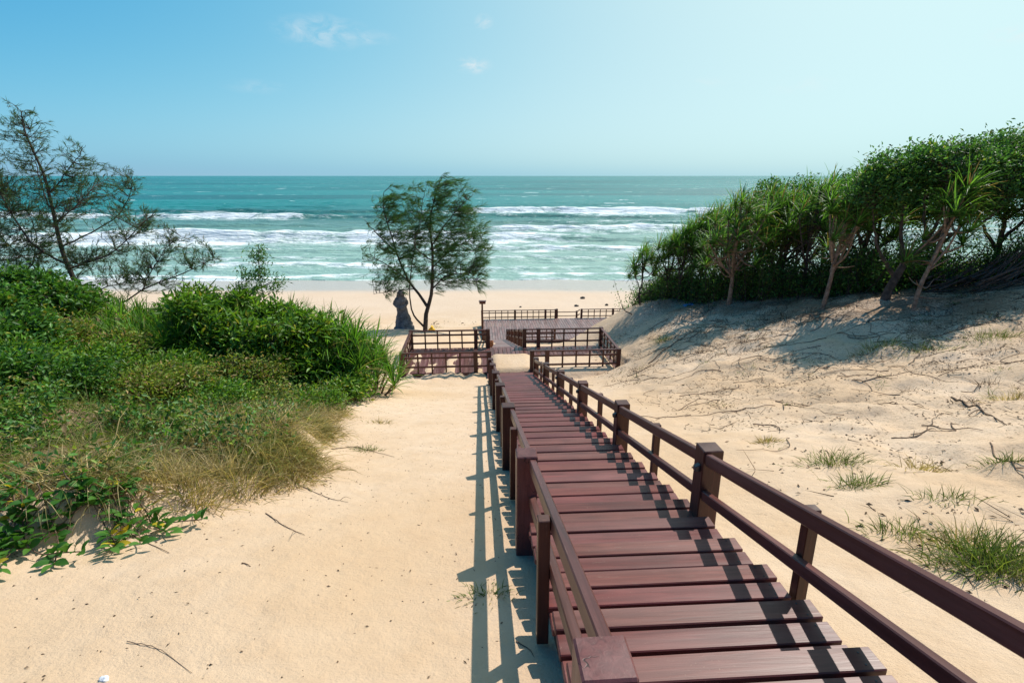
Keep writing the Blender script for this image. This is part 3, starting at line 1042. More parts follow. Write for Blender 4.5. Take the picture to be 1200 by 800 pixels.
# ------------------------------------------------------------------ casuarina trees
def casuarina(name, label, base, limbs_px, els_px, px, n_targets, needles, mat, wind, twig_r=.012, seg_mul=1.0, nl=.26, nw=.014, shoot=1.0):
    """limbs and crown lobes are given in picture-like units (right, up, depth) times px metres"""
    root = tag(empty(name, base), label, 'tree', 'casuarina trees')
    limbs = []
    for pts, ra, rb in limbs_px:
        P = smooth_line(np.array([(a, c, b) for a, b, c in pts]) * px, 14)
        P = P + RNG.normal(size=P.shape) * .012
        limbs.append((P, np.linspace(ra, rb, len(P))))
    V, F = tubes(limbs[:1], 8)
    link('trunk', mesh_np('trunk', V, F, True, [M['bark']]), root)
    els = [((a * px, c * px, b * px), (ra * px, rc * px, rb * px)) for (a, b, c, ra, rb, rc) in els_px]
    tg = in_ellipsoids(els, n_targets, .25)
    tw = grow_twigs(limbs, tg, .12, twig_r)
    side = []
    P_, D_ = [], []
    for P, R in tw:
        # side shoots along each twig
        L = np.linalg.norm(P[-1] - P[0])
        for f in np.linspace(.3, 1.0, max(2, int(3 + L * 2.2 * seg_mul))):
            i = min(len(P) - 2, int(f * (len(P) - 1)))
            p = P[i] + (P[i + 1] - P[i]) * (f * (len(P) - 1) - i)
            d = unit(unit(P[i + 1] - P[i]) + RNG.normal(size=3) * .55 + wind * .6)
            l = RNG.uniform(.18, .45) * (.6 + .5 * L) * .8 * shoot
            q = p + d * l + np.array([0, 0, -.05 * l])
            side.append((np.array([p, (p + q) / 2 + RNG.normal(size=3) * .02, q]), np.array([.005, .0035, .002])))
            for g in np.linspace(.15, 1.0, needles):
                P_.append(p + (q - p) * g)
                D_.append(d + RNG.normal(size=3) * .55 + wind * .75)
    V1, F1 = tubes(limbs[1:] + tw, 5)
    V2, F2 = tubes(side, 3)
    link('branches', mesh_np('branches', np.concatenate([V1, V2]), np.concatenate([F1, F2 + len(V1)]), True, [M['bark']]), root)
    P_, D_ = np.array(P_), np.array(D_)
    n = len(P_)
    V, F = blades(P_, D_, RNG.uniform(.6, 1.25, n) * nl, RNG.uniform(.7, 1.3, n) * nw, RNG.uniform(.1, .9, n), 2)
    link('crown', mesh_np('crown', V, F, False, [M[mat]]), root)
    return root


WIND = np.array([.9, .1, -.05])
# the tree by the statue: two stems, crown swept to the right
p = ground_base(498, 381, 27.0)
LB = [([(0, -6, 0), (1, 12, 0), (4, 28, 1), (9, 44, 1), (12, 66, 0), (13, 95, -2), (11, 122, 0), (16, 150, 2), (26, 176, 3)], .135, .02),
      ([(3, 30, 0), (-6, 44, 3), (-18, 60, 6), (-28, 84, 8), (-35, 110, 8), (-42, 142, 7), (-40, 160, 7)], .085, .012),
      ([(0, 3, 0), (-8, 14, -3), (-14, 28, -6), (-14, 58, -8), (-9, 86, -10), (-4, 110, -12)], .06, .012),
      ([(10, 50, 1), (26, 66, -10), (46, 72, -16), (64, 66, -20)], .045, .008),
      ([(12, 76, 0), (34, 96, 12), (55, 104, 18), (72, 106, 20)], .04, .008),
      ([(12, 100, 0), (30, 126, -14), (48, 146, -20), (62, 158, -22)], .04, .008),
      ([(-18, 60, 6), (-40, 74, 14), (-60, 84, 20), (-74, 86, 24)], .04, .008),
      ([(-30, 92, 8), (-50, 118, -8), (-60, 132, -14)], .035, .008),
      ([(12, 112, 0), (0, 140, 16), (6, 168, 22)], .035, .008),
      ([(-12, 50, 4), (-30, 52, -16), (-52, 50, -26)], .03, .008),
      ([(11, 62, 0), (24, 70, 30), (34, 96, 46)], .035, .008),
      ([(11, 84, 0), (-2, 104, -28), (6, 128, -38)], .035, .008)]
EL = [(-30, 118, 4, 34, 46, 30), (-22, 148, 5, 26, 24, 22), (30, 128, 0, 38, 48, 34), (30, 160, 0, 28, 24, 22), (-46, 86, 8, 30, 30, 26),
      (48, 88, 0, 34, 32, 30), (4, 96, 0, 34, 34, 34), (60, 68, -8, 26, 20, 18), (-34, 64, 0, 28, 18, 26), (20, 66, 0, 26, 18, 26), (58, 128, 0, 18, 24, 16)]
casuarina('casuarina_tree', 'feathery wind-swept casuarina standing beside the stone statue', p, LB, EL, .0428, 690, 13, 'needle', WIND * 1.3, nl=.30, nw=.0135)

# the sparse tree on the left dune
p = ground_base(93, 352, 15.7)
LB = [([(0, -14, 0), (1, 20, 0), (-4, 45, 1), (-7, 75, 1), (-8, 105, 2), (-6, 140, 0), (-12, 175, -3), (-10, 196, -4)], .085, .012),
      ([(-5, 50, 0), (-20, 62, -8), (-32, 85, -12), (-40, 120, -16), (-46, 160, -18), (-62, 205, -20), (-72, 226, -20)], .05, .006),
      ([(-6, 66, 0), (10, 76, 10), (38, 92, 22), (56, 116, 28), (64, 142, 30)], .04, .006),
      ([(-8, 90, 0), (14, 100, -10), (40, 112, -22), (66, 128, -32)], .035, .006),
      ([(-4, 44, 0), (24, 52, -8), (60, 66, -14), (100, 96, -18), (112, 104, -20)], .045, .005),
      ([(0, 10, 0), (30, 2, 8), (60, 18, 12), (100, 34, 14), (132, 48, 14), (152, 58, 14)], .05, .005),
      ([(60, 18, 12), (76, 36, 6), (100, 64, 2), (120, 78, 0)], .028, .005),
      ([(0, 4, 0), (-24, 18, 8), (-52, 46, 14), (-86, 78, 20), (-110, 130, 22)], .05, .006),
      ([(-52, 46, 14), (-48, 80, 22), (-60, 120, 26)], .03, .006),
      ([(-8, 106, 0), (-26, 140, 18), (-30, 182, 26)], .035, .005),
      ([(-7, 76, 0), (-30, 88, 24), (-70, 104, 38), (-100, 160, 40)], .035, .006),
      ([(-6, 120, 0), (16, 150, 14), (28, 168, 20)], .03, .005),
      ([(0, 26, 0), (-40, 30, -24), (-86, 36, -40)], .04, .006), ([(0, 14, 0), (30, 24, 20), (66, 30, 34), (90, 24, 40)], .03, .005)]
EL = [(-66, 195, -18, 34, 34, 24), (-24, 180, 8, 30, 26, 24), (-56, 140, 0, 44, 40, 36), (14, 150, 10, 28, 26, 24), (54, 124, 8, 30, 26, 30),
      (-10, 110, 0, 40, 36, 36), (76, 92, -14, 40, 22, 26), (104, 62, 8, 44, 20, 22), (50, 50, 4, 44, 26, 30), (-60, 84, 14, 46, 40, 40),
      (-20, 56, 0, 52, 30, 40), (66, 28, 18, 44, 16, 26), (-86, 50, -20, 34, 34, 34), (126, 50, 12, 26, 12, 14), (-100, 140, 20, 30, 44, 30)]
LB = [LB[0]] + [(a_, b_ * .68, c_ * .8) for a_, b_, c_ in LB[1:]]
casuarina('casuarina_tree', 'sparse open-branched casuarina rising behind the left dune shrubs', p, LB, EL, .0275, 1500, 10, 'needle_thin', np.array([.35, .05, .25]), .008, nl=.135, nw=.0095, shoot=.62)


# ------------------------------------------------------------------ screw pines: bare stems ending in rosettes of strap leaves
def rosette_mesh(name, n, L, W, wind=(.25, 0, 0), mat='strap', droop=1.0, seed=0, lift=0.0):
    rng = np.random.default_rng(seed)
    VV, FF, base = [], [], 0
    seg = 5
    for i in range(n):
        f = i / n
        a = i * 2.399 + rng.normal() * .25
        el = math.radians(82 - 92 * f ** .85 + lift + rng.normal() * 7)
        d = np.array([math.cos(a) * math.cos(el), math.sin(a) * math.cos(el), math.sin(el)]) + np.array(wind) * rng.uniform(.3, 1.1)
        d = unit(d)
        l = L * rng.uniform(.75, 1.15) * (.72 + .28 * math.sin(math.pi * min(1, f + .25)))
        w = W * rng.uniform(.8, 1.15)
        p = np.array([0, 0, (1 - f) * .10 * L])
        side = unit(np.cross(d, [0, 0, 1.0]) + 1e-4)
        kink = rng.random() < .35
        rows = []
        for k in range(seg + 1):
            t = k / seg
            ww = w * (1 - t) ** .55 * (.75 + .6 * min(t * 3, .4))
            nrm = np.cross(side, d)
            rows.append((p - side * ww * .5 + nrm * ww * .28, p.copy(), p + side * ww * .5 + nrm * ww * .28))
            p = p + d * l / seg
            g = droop * (.30 + (1.0 if (kink and k == 2) else 0)) * (.5 + t)
            d = unit(d + np.array([wind[0] * .14, wind[1] * .14, -g]) * .55)
        VV.append(np.array(rows).reshape(-1, 3))
        for k in range(seg):
            b0 = base + k * 3
            for m_ in (0, 1):
                FF.append((b0 + m_, b0 + m_ + 1, b0 + m_ + 4, b0 + m_ + 3))
        base += 3 * (seg + 1)
    return mesh_np(name, np.concatenate(VV), np.array(FF), False, [M[mat]])


ROS = [rosette_mesh('leaf_rosette', 40, .74, .038, (.34, .05, .02), 'strap', 1.0, 100 + i) for i in range(5)]
ROS_BUSH = [rosette_mesh('leaf_rosette', 40, .95, .042, (.20, -.05, .05), 'strap_bush', .85, 200 + i, 6) for i in range(4)]
ROS_LOW = [rosette_mesh('leaf_rosette', 26, .62, .030, (.16, -.05, .1), 'strap_bush', .9, 300 + i, 12) for i in range(4)]


def screw_pine(label, base, height, lean, heads, spread, stem_r=.045, size=1.0, forks=.45, group='screw pines on the right dune', bark='palebark'):
    """height to the top rosette; lean = (x, y) of the top; forked stems, a rosette on the end of every branch"""
    root = tag(empty('screw_pine', base), label, 'tree', group)
    fz = height * forks
    top = np.array([lean[0], lean[1], height])
    fork = np.array([lean[0] * forks * .8, lean[1] * forks * .8, fz])
    trunk = smooth_line([(0, 0, -.25), fork * .5 + RNG.normal(size=3) * .05 * np.array([1, 1, 0]), fork, fork * .4 + top * .6, top], 14)
    V, F = tubes([(trunk, np.linspace(stem_r, stem_r * .5, len(trunk)))], 7)
    link('trunk', mesh_np('trunk', V, F, True, [M[bark]]), root)
    spots = [(top, 0.0)]
    br = []
    for i in range(heads - 1):
        a = i * 2.399 + RNG.uniform(-.4, .4)
        r = spread * math.sqrt((i + .7) / heads) * RNG.uniform(.8, 1.15)
        zf = 1 - .55 * (r / spread) ** 1.1 * RNG.uniform(.3, 1.25)
        q = np.array([lean[0] * zf + math.cos(a) * r, lean[1] * zf + math.sin(a) * r * .8, height * zf + RNG.uniform(-.1, .06)])
        k = int(RNG.integers(len(trunk) // 3, len(trunk) - 2))
        s_ = trunk[k]
        mid = (s_ + q) / 2 + np.array([0, 0, -.14 * r]) + RNG.normal(size=3) * .06
        P = smooth_line([s_, mid, q], 8)
        br.append((P, np.linspace(stem_r * .55, stem_r * .34, len(P))))
        spots.append((q, a))
    # a few dead, drooping branch ends
    for i in range(7):
        k = int(RNG.integers(2, len(trunk) - 4))
        d = unit(RNG.normal(size=3) * np.array([1, .8, .4]))
        P = smooth_line([trunk[k], trunk[k] + d * .3, trunk[k] + d * .55 + np.array([0, 0, RNG.uniform(-.15, .3)])], 6)
        br.append((P, np.linspace(stem_r * .4, .006, len(P))))
    V, F = tubes(br, 6)
    link('branches', mesh_np('branches', V, F, True, [M[bark]]), root)
    for (q, a) in spots:
        s = size * RNG.uniform(.78, 1.2)
        link('leaf_rosette', ROS[int(RNG.integers(len(ROS)))], root, q, (RNG.uniform(-.25, .25), RNG.uniform(-.1, .35), RNG.uniform(-.6, .6)), (s, s, s))
    return root


def broad_tree(name, label, base, limbs, els, n_targets, leaves_per, leaf_l, mat='leaf_tree', bark='bark', cat='tree', group=None, twig_r=.014, spread=.19, up=.5, aspect=.5):
    root = tag(empty(name, base), label, cat, group)
    lb = []
    for pts, ra, rb in limbs:
        P = smooth_line(np.array(pts, float), 12)
        lb.append((P + RNG.normal(size=P.shape) * ra * .22, np.linspace(ra, rb, len(P))))
    V, F = tubes(lb[:1], 8)
    link('trunk', mesh_np('trunk', V, F, True, [M[bark]]), root)
    els = list(els)
    for c, r in list(els):
        for _ in range(5):            # smaller clumps break the outline
            d = unit(RNG.normal(size=3) + np.array([0, 0, .35]))
            k = RNG.uniform(.18, .38)
            els.append((np.array(c) + d * np.array(r) * RNG.uniform(.7, 1.0), np.array(r) * k))
    tg = in_ellipsoids(els, n_targets, .45)
    tw = grow_twigs(lb, tg, .10, twig_r)
    V, F = tubes(lb[1:] + tw, 5)
    link('branches', mesh_np('branches', V, F, True, [M[bark]]), root)
    n = n_targets * leaves_per
    c = np.repeat(tg, leaves_per, 0)
    off = RNG.normal(size=(n, 3)) * spread * np.array([1, 1, .62]) * RNG.uniform(.5, 1.1, (n_targets, 1)).repeat(leaves_per, 0)
    D = unit(off + RNG.normal(size=(n, 3)) * .25 + np.array([.12, 0, .1]))
    Nn = unit(RNG.normal(size=(n, 3)) * .55 + np.array([0, 0, up + .5]))
    V, F = leaves(c + off, D, Nn, RNG.uniform(.65, 1.3, n) * leaf_l, RNG.uniform(.8, 1.2, n) * leaf_l * aspect)
    link('crown', mesh_np('crown', V, F, False, [M[mat]]), root)
    return root

# ------------------------------------------------------------------ the thicket on the right dune
def P_of(u, y, v=352):
    if v == 352 and u > 800 and u not in (854, 964, 1072, 1030.5):
        y = y + .7
    p = at(u, v, y)
    p[2] = gz(p[0], p[1])
    return p


def top_h(p, v):
    """height above p of the line of sight through picture row v"""
    r = ray(600, v)
    return r[2] / r[1] * p[1] - p[2]


PINES = [  # picture column of the foot, distance, row of the top, lean, heads, spread, stem, label
    (752, 21.6, 288, (-.10, 0), 6, .62, .040, 'small leftmost screw pine at the bare tip of the right dune'),
    (779, 21.2, 274, (.05, 0), 8, .70, .042, 'short screw pine second from the left end of the thicket'),
    (796, 20.6, 262, (.10, .1), 9, .75, .045, 'dense screw pine third from the left end of the thicket'),
    (818, 20.0, 246, (.05, .1), 11, .85, .05, 'bushy screw pine left of the pale forked one'),
    (854, 18.2, 228, (.05, 0), 14, 1.05, .075, 'pale-stemmed screw pine with wide forked boughs in front of the thicket'),
    (842, 20.4, 238, (.10, .2), 11, .9, .05, 'screw pine close behind the pale forked one'),
    (884, 18.6, 222, (.15, .2), 13, .95, .055, 'screw pine right of the pale forked one with low drooping heads'),
    (912, 18.0, 224, (.10, .2), 13, .95, .055, 'screw pine under the small round broadleaf crown'),
    (936, 16.9, 214, (.2, .1), 12, .9, .055, 'screw pine left of the tall leaning one'),
    (964, 15.2, 196, (.55, .1), 9, .62, .062, 'tall leaning screw pine with pale trunk and wind-blown top'),
    (1003, 16.2, 212, (.1, .2), 11, .85, .06, 'screw pine just right of the tall leaning one'),
    (1072, 13.4, 210, (.72, .1), 6, .55, .060, 'screw pine leaning right with a big spiky head before the dark trees'),
]
PINES += [  # a second row behind
    (806, 22.4, 262, (.05, .1), 9, .9, .05, 'screw pine seen between the third and fourth stems from the left'),
    (834, 22.0, 244, (.05, .1), 10, .95, .05, 'rear screw pine left of the pale forked one'),
    (868, 21.0, 228, (.05, .1), 11, 1.0, .05, 'rear screw pine right of the pale forked one'),
    (898, 20.4, 222, (.05, .1), 11, 1.0, .05, 'rear screw pine below the small round crown'),
    (926, 19.6, 214, (.05, .1), 11, 1.0, .05, 'rear screw pine between the round crown and the tall leaning one'),
    (955, 18.6, 208, (.05, .1), 11, 1.0, .05, 'rear screw pine behind the foot of the tall leaning one'),
    (985, 18.0, 204, (.05, .1), 10, 1.0, .05, 'rear screw pine behind the top of the tall leaning one')]
for (u, y, vt, lean, heads, spr, sr, lab) in PINES:
    p = P_of(u, y)
    h = top_h(p, vt) - .32
    screw_pine(lab, p, h, lean, int(heads * 2.1), spr * 1.15, sr, bark='palebark' if 'pale' in lab or 'leaning' in lab[:22] else 'bark', size=1.0 if y > 16 else 1.05, forks=.42)


def thicket_tree(label, u, y, vt, lobes, limbs, nt, per, ll=.115, name='broadleaf_tree', mat='leaf_tree'):
    p = P_of(u + .5, y) if u == 1030 else P_of(u, y + .55)
    h = top_h(p, vt)
    L = [([np.array(q) * np.array([1, 1, h]) for q in pts], a, b) for pts, a, b in limbs]
    E = [((c[0], c[1] + .1, c[2] * h), (r[0], r[1] * .78, r[2] * h)) for c, r in lobes]
    return broad_tree(name, label, p, L, E, nt, per, ll, mat=mat, group='broadleaf trees on the right dune')


GEN = [([(0, 0, -.08), (.1, 0, .2), (.15, .1, .45), (.1, .1, .75)], .10, .03),
       ([(.1, 0, .2), (-.5, .1, .42), (-.9, .2, .66)], .06, .015), ([(.12, 0, .28), (.6, -.1, .45), (1.0, -.2, .68)], .06, .015),
       ([(.15, .1, .42), (-.2, .6, .6), (-.3, .9, .78)], .045, .012), ([(.15, .1, .42), (.3, -.5, .6), (.3, -.8, .76)], .045, .012)]
thicket_tree('small round-crowned broadleaf tree above the middle of the thicket', 905, 19.6, 206,
             [((0, 0, .80), (1.25, 1.0, .20)), ((-.7, 0, .62), (.9, .8, .2)), ((.8, .2, .66), (1.0, .9, .22))], GEN, 188, 50)
thicket_tree('dark-stemmed broadleaf tree behind the tall leaning screw pine', 1012, 16.9, 190,
             [((0, 0, .78), (1.3, 1.1, .20)), ((-.9, .1, .62), (.9, .9, .20)), ((.9, 0, .70), (1.0, .9, .24))], GEN, 239, 50)
LEAN = [([(0, 0, -.08), (.25, 0, .12), (.75, .1, .30), (1.25, .1, .42), (1.75, .1, .62)], .13, .04),
        ([(.5, 0, .22), (.3, .1, .45), (.2, .2, .75)], .07, .02), ([(.9, .1, .34), (.9, -.3, .55), (.8, -.4, .82)], .06, .015),
        ([(1.25, .1, .42), (1.9, -.2, .48), (2.5, -.3, .64)], .06, .015), ([(1.0, .1, .36), (1.2, .7, .6), (1.3, 1.0, .8)], .05, .012),
        ([(.3, 0, .14), (-.3, 0, .34), (-.6, .1, .6)], .06, .015)]
thicket_tree('wide broadleaf tree with thick dark trunk leaning right', 1030, 14.5, 170,
             [((.2, .1, .84), (1.0, .9, .15)), ((1.2, .1, .86), (1.15, 1.0, .16)), ((2.2, -.1, .78), (1.0, .9, .18)), ((-.4, .1, .70), (.8, .8, .16))], LEAN, 339, 50, .105)
thicket_tree('tall broadleaf tree with tangled low boughs near the right frame edge', 1150, 14.6, 158,
             [((-.6, 0, .82), (1.1, 1.0, .17)), ((.6, 0, .86), (1.2, 1.0, .15)), ((1.5, .1, .72), (1.0, 1.0, .2)), ((-1.2, 0, .64), (.8, .8, .18)), ((0, -.3, .60), (1.1, .7, .16))], GEN, 365, 50, .105)
thicket_tree('tallest broadleaf crown cut by the right frame edge', 1215, 13.2, 142,
             [((-.7, 0, .84), (1.0, 1.0, .15)), ((.5, 0, .84), (1.2, 1.0, .17)), ((-.3, -.4, .66), (1.2, .8, .16)), ((1.4, 0, .7), (1.0, 1.0, .2))], GEN, 353, 50, .10)
thicket_tree('broadleaf tree standing behind the thick leaning trunk', 1085, 17.0, 176,
             [((-.6, 0, .80), (1.2, 1.0, .18)), ((.7, 0, .80), (1.2, 1.0, .18)), ((0, -.5, .60), (1.2, .8, .16))], GEN, 252, 50)
thicket_tree('broadleaf tree standing beyond the right frame edge', 1330, 13.6, 140,
             [((-.7, 0, .82), (1.2, 1.0, .17)), ((.8, 0, .82), (1.2, 1.0, .17)), ((0, -.4, .62), (1.3, .8, .16))], GEN, 190, 80)

# dark scrub under the trees: slender stems and small leaves nobody could count
n = 3300
uu = RNG.random(n)
ex = np.interp(uu, [0, .15, .4, .7, 1], [5.6, 6.6, 8.6, 11.2, 17]) + RNG.normal(size=n) * .35
ey = np.interp(uu, [0, .15, .4, .7, 1], [21.9, 20.4, 17.4, 14.9, 13.4]) + np.abs(RNG.normal(size=n)) * 1.3 + .55 + .5 * fbm(uu * 30, uu * 0, 3, 19)
ez = ground_h(ex, ey)
st = []
lp = []
for i in range(n):
    h = RNG.uniform(.3, 1.45) * (.45 + .8 * min(1.0, uu[i] + .3)) * float(.25 + 1.1 * vnoise(ex[i] / .7, ey[i] / .9, 12)) * (1.35 if ex[i] < 8.6 else 1.0)
    b0 = np.array([ex[i], ey[i], ez[i] - .05])
    d = unit(np.array([RNG.normal() * .35 + .1, RNG.normal() * .35, 1.0]))
    P = smooth_line([b0, b0 + d * h * .5 + RNG.normal(size=3) * .05, b0 + d * h + RNG.normal(size=3) * .08], 5)
    st.append((P, np.linspace(.012, .004, len(P))))
    m = int(34 * h)
    f = RNG.random(m) ** .8
    k = np.minimum((f * (len(P) - 1)).astype(int), len(P) - 1)
    lp.append(P[k] + RNG.normal(size=(m, 3)) * .15)
V1, F1 = tubes(st, 4)
lp = np.concatenate(lp)
m = len(lp)
V2, F2 = leaves(lp, RNG.normal(size=(m, 3)) + np.array([0, 0, .2]), RNG.normal(size=(m, 3)) * .6 + np.array([0, 0, 1]), RNG.uniform(.06, .13, m), RNG.uniform(.03, .06, m))
ub = tag(empty('undergrowth', (0, 0, 0)), 'dark scrub filling the ground under the thicket trees', 'undergrowth', kind='stuff')
tag(link('scrub_stems', mesh_np('scrub_stems', V1, F1, True, [M['bark']]), ub), kind='stuff')
tag(link('scrub_leaves', mesh_np('scrub_leaves', V2, F2, False, [M['leaf_tree']]), ub), kind='stuff')

# tangled bare boughs low among the trees at the far right
for lab, u, y in (('tangle of bare dark boughs below the tall crown at right', 1160, 13.2), ('low bare boughs beside the thick leaning trunk', 1110, 14.0)):
    p = P_of(u, y)
    pol = []
    for i in range(22):
        a = RNG.uniform(-.5, 1.0)
        q0 = np.array([RNG.uniform(-.9, .5), RNG.uniform(-.3, .5), RNG.uniform(-.15, .3)])
        q2 = q0 + np.array([RNG.uniform(.7, 1.9), RNG.uniform(-.4, .4), RNG.uniform(.35, 1.2)])
        P = smooth_line([q0, (q0 + q2) / 2 + np.array([.1, 0, RNG.uniform(-.2, .05)]), q2], 9)
        pol.append((P, np.linspace(RNG.uniform(.02, .04), .008, len(P))))
    V, F = tubes(pol, 5)
    tag(link('fallen_boughs', mesh_np('fallen_boughs', V, F, True, [M['bark']]), None, p), lab, 'branches')

# bare leaning stem and stick at the tip of the dune
p = P_of(742, 21.0, 352)
P = smooth_line([(0.1, 0, -.2), (-.05, 0, .02), (-.28, 0, .12), (-.42, .05, .34)], 10)
V, F = tubes([(P, np.linspace(.03, .012, len(P)))], 6)
tag(link('bare_stick', mesh_np('bare_stick', V, F, True, [M['twig']]), None, p), 'bare curved stick jutting from the left tip of the right dune', 'stick')


# ------------------------------------------------------------------ shrubs of the left dune
def shrub(label, u, v, y, w, h, mat, leaf_l, nt, per, aspect=.45, up=.5, spread=.2, depth=None, bark='bark', seedlean=0.0):
    """a rounded many-stemmed bush: width and height in metres, foot under picture point (u, v) at distance y"""
    if h < .7:
        h, w = h * RNG.uniform(.8, 1.75), w * .85
    p = P_of(u, y, v)
    d = depth or w * .8
    limbs = [([(0, 0, -.15), (RNG.uniform(-.1, .1), 0, h * .35), (0, 0, h * .7)], .03, .01)]
    for i in range(6):
        a = i * 1.05 + RNG.uniform(-.3, .3)
        limbs.append(([(0, 0, -.05), (math.cos(a) * w * .2, math.sin(a) * d * .2, h * .4), (math.cos(a) * w * .4, math.sin(a) * d * .4, h * .7)], .022, .007))
    els = [((seedlean, 0, h * .42), (w * .46, d * .46, h * .42))]
    for i in range(9):
        a = RNG.uniform(0, 6.28)
        els.append(((math.cos(a) * w * .3, math.sin(a) * d * .3, h * RNG.uniform(.45, .85)), (w * .17, d * .17, h * .24)))
    return broad_tree('shrub', label, p, limbs, els, nt, int(per * .52), leaf_l * 1.38, mat=mat, cat='shrub', group='shrubs on the left dune', twig_r=.008, spread=spread * .8, up=up, aspect=aspect, bark=bark)


shrub('dense glossy dark shrub at the far left frame edge', 15, 385, 11.5, 3.0, .95, 'leaf_dark', .095, 260, 95, .5, .7)
shrub('rounded dark shrub just below the sparse tree at left', 62, 372, 12.4, 2.2, .78, 'leaf_dark', .09, 170, 95, .5, .7)
shrub('dark green shrub low at the left frame edge above the dry grass', 10, 440, 9.2, 2.0, .52, 'leaf_dark', .085, 200, 95, .5, .6)
shrub('olive shrub with small leaves in the middle of the left dune', 95, 452, 9.4, 2.0, .48, 'leaf_mid', .07, 190, 85, .42)
shrub('bright green shrub right of the olive one on the left dune', 180, 452, 9.8, 1.8, .48, 'leaf_mid', .075, 170, 85, .42)
shrub('low yellow-green shrub in front of the strap-leaved plants', 120, 420, 10.6, 2.2, .42, 'leaf_light', .065, 170, 85, .42)
shrub('tall leafy shrub with upright shoots left of the big bush', 262, 428, 12.2, 2.3, 1.78, 'leaf_mid', .15, 210, 85, .26, .3, .24)
shrub('broad bright green shrub forming the middle of the big bush', 325, 436, 12.0, 2.5, 1.62, 'leaf_mid', .125, 270, 90, .34, .4, .22)
shrub('dark leafy shrub at the lower right foot of the big bush', 388, 438, 12.2, 1.5, .62, 'leaf_dark', .11, 150, 85, .36, .4)
shrub('small-leaved shrub at the foot of the big bush above the grass', 300, 455, 10.8, 1.7, .5, 'leaf_light', .06, 150, 85, .42)
shrub('low creeping shrub right of the big bush foot', 402, 450, 11.4, 1.4, .32, 'leaf_mid', .075, 90, 80, .5, .8)
shrub('small green shrub between the dry grass and the olive shrub', 215, 474, 9.0, 1.4, .40, 'leaf_light', .06, 110, 80, .42)
shrub('small leafy shrub at the dry grass left of the trailing vine', 30, 505, 7.0, 1.0, .32, 'leaf_dark', .07, 80, 70, .45)
shrub('green shrub behind the sand gap left of the big bush', 196, 392, 13.4, 1.6, .55, 'leaf_mid', .09, 130, 80, .36)


for lab, u, v, y, w, h, mt, ll in (
        ('small yellow-green shrub at the dry grass in the middle of the left dune', 150, 480, 8.2, 1.3, .42, 'leaf_light', .055),
        ('small dark shrub left of the middle of the dry grass', 95, 492, 7.6, 1.1, .40, 'leaf_dark', .055),
        ('bright small shrub in the dry grass below the big bush', 262, 484, 8.6, 1.2, .38, 'leaf_mid', .055),
        ('low olive shrub in the grass right of the bright small one', 318, 482, 9.0, 1.3, .34, 'leaf_light', .05),
        ('low green shrub at the right tip of the grass', 372, 470, 10.0, 1.3, .32, 'leaf_mid', .05),
        ('mottled shrub between the sward and the olive shrub', 60, 418, 10.4, 1.8, .55, 'leaf_light', .065),
        ('leafy shrub at the left edge above the straw', 20, 478, 8.0, 1.3, .45, 'leaf_mid', .06),
        ('olive bush just left of the sand gap', 222, 440, 10.6, 1.4, .55, 'leaf_mid', .065)):
    shrub(lab, u, v, y, w, h, mt, ll, 130, 70, .42)


def strap_clump(label, u, v, y, heads, w, d, h, ros, size, name='strap_leaf_plant', stems=True, group='strap-leaved plants on the left dune'):
    p = P_of(u, y, v)
    root = tag(empty(name, p), label, 'plant', group)
    br = []
    for i in range(heads):
        a, r = i * 2.399, math.sqrt((i + .5) / heads)
        q = np.array([math.cos(a) * r * w * .5, math.sin(a) * r * d * .5, h * (1 - .95 * r * r) * RNG.uniform(.8, 1.05) + .10])
        q[2] += gz(p[0] + q[0], p[1] + q[1]) - p[2]
        b0 = np.array([q[0] * .75, q[1] * .75, gz(p[0] + q[0] * .75, p[1] + q[1] * .75) - p[2] - .1])
        P = smooth_line([b0, (b0 + q) / 2 + RNG.normal(size=3) * .04, q], 5)
        br.append((P, np.linspace(.03, .022, len(P))))
        s = size * RNG.uniform(.75, 1.2)
        link('leaf_rosette', ros[int(RNG.integers(len(ros)))], root, q, (RNG.uniform(-.3, .3), RNG.uniform(-.2, .4), RNG.uniform(0, 6.28)), (s, s, s))
    V, F = tubes(br, 5)
    link('stems', mesh_np('stems', V, F, True, [M['palebark']]), root)
    return root


strap_clump('big screw pine bush arching over the sand beside the platform', 402, 432, 12.7, 50, 2.9, 2.2, 1.22, ROS_BUSH, .88, 'screw_pine_bush')
strap_clump('screw pine bush on top of the big leafy bush', 350, 420, 12.9, 18, 1.7, 1.3, 1.42, ROS_BUSH, .78, 'screw_pine_bush')
strap_clump('spiky strap-leaved clump left of the sand gap', 205, 420, 11.4, 10, 1.5, 1.2, .62, ROS_BUSH, .72)
strap_clump('wide sward of strap-leaved plants below the sparse tree', 140, 372, 12.9, 60, 4.6, 2.6, .42, ROS_LOW, 1.0)
strap_clump('strap-leaved plants on the slope below the sward', 185, 395, 11.6, 40, 3.0, 2.0, .36, ROS_LOW, .95)
strap_clump('small dark spiky clump at the crest right of the big bush', 398, 349, 16.6, 6, .8, .6, .60, ROS_LOW, .9)
strap_clump('smaller dark spiky clump beside the stone statue', 431, 366, 17.6, 7, 1.0, .7, .42, ROS_LOW, .9)
strap_clump('single strap-leaved plant at the bottom edge of the sward', 245, 398, 13.4, 3, .6, .5, .3, ROS_LOW, .8)

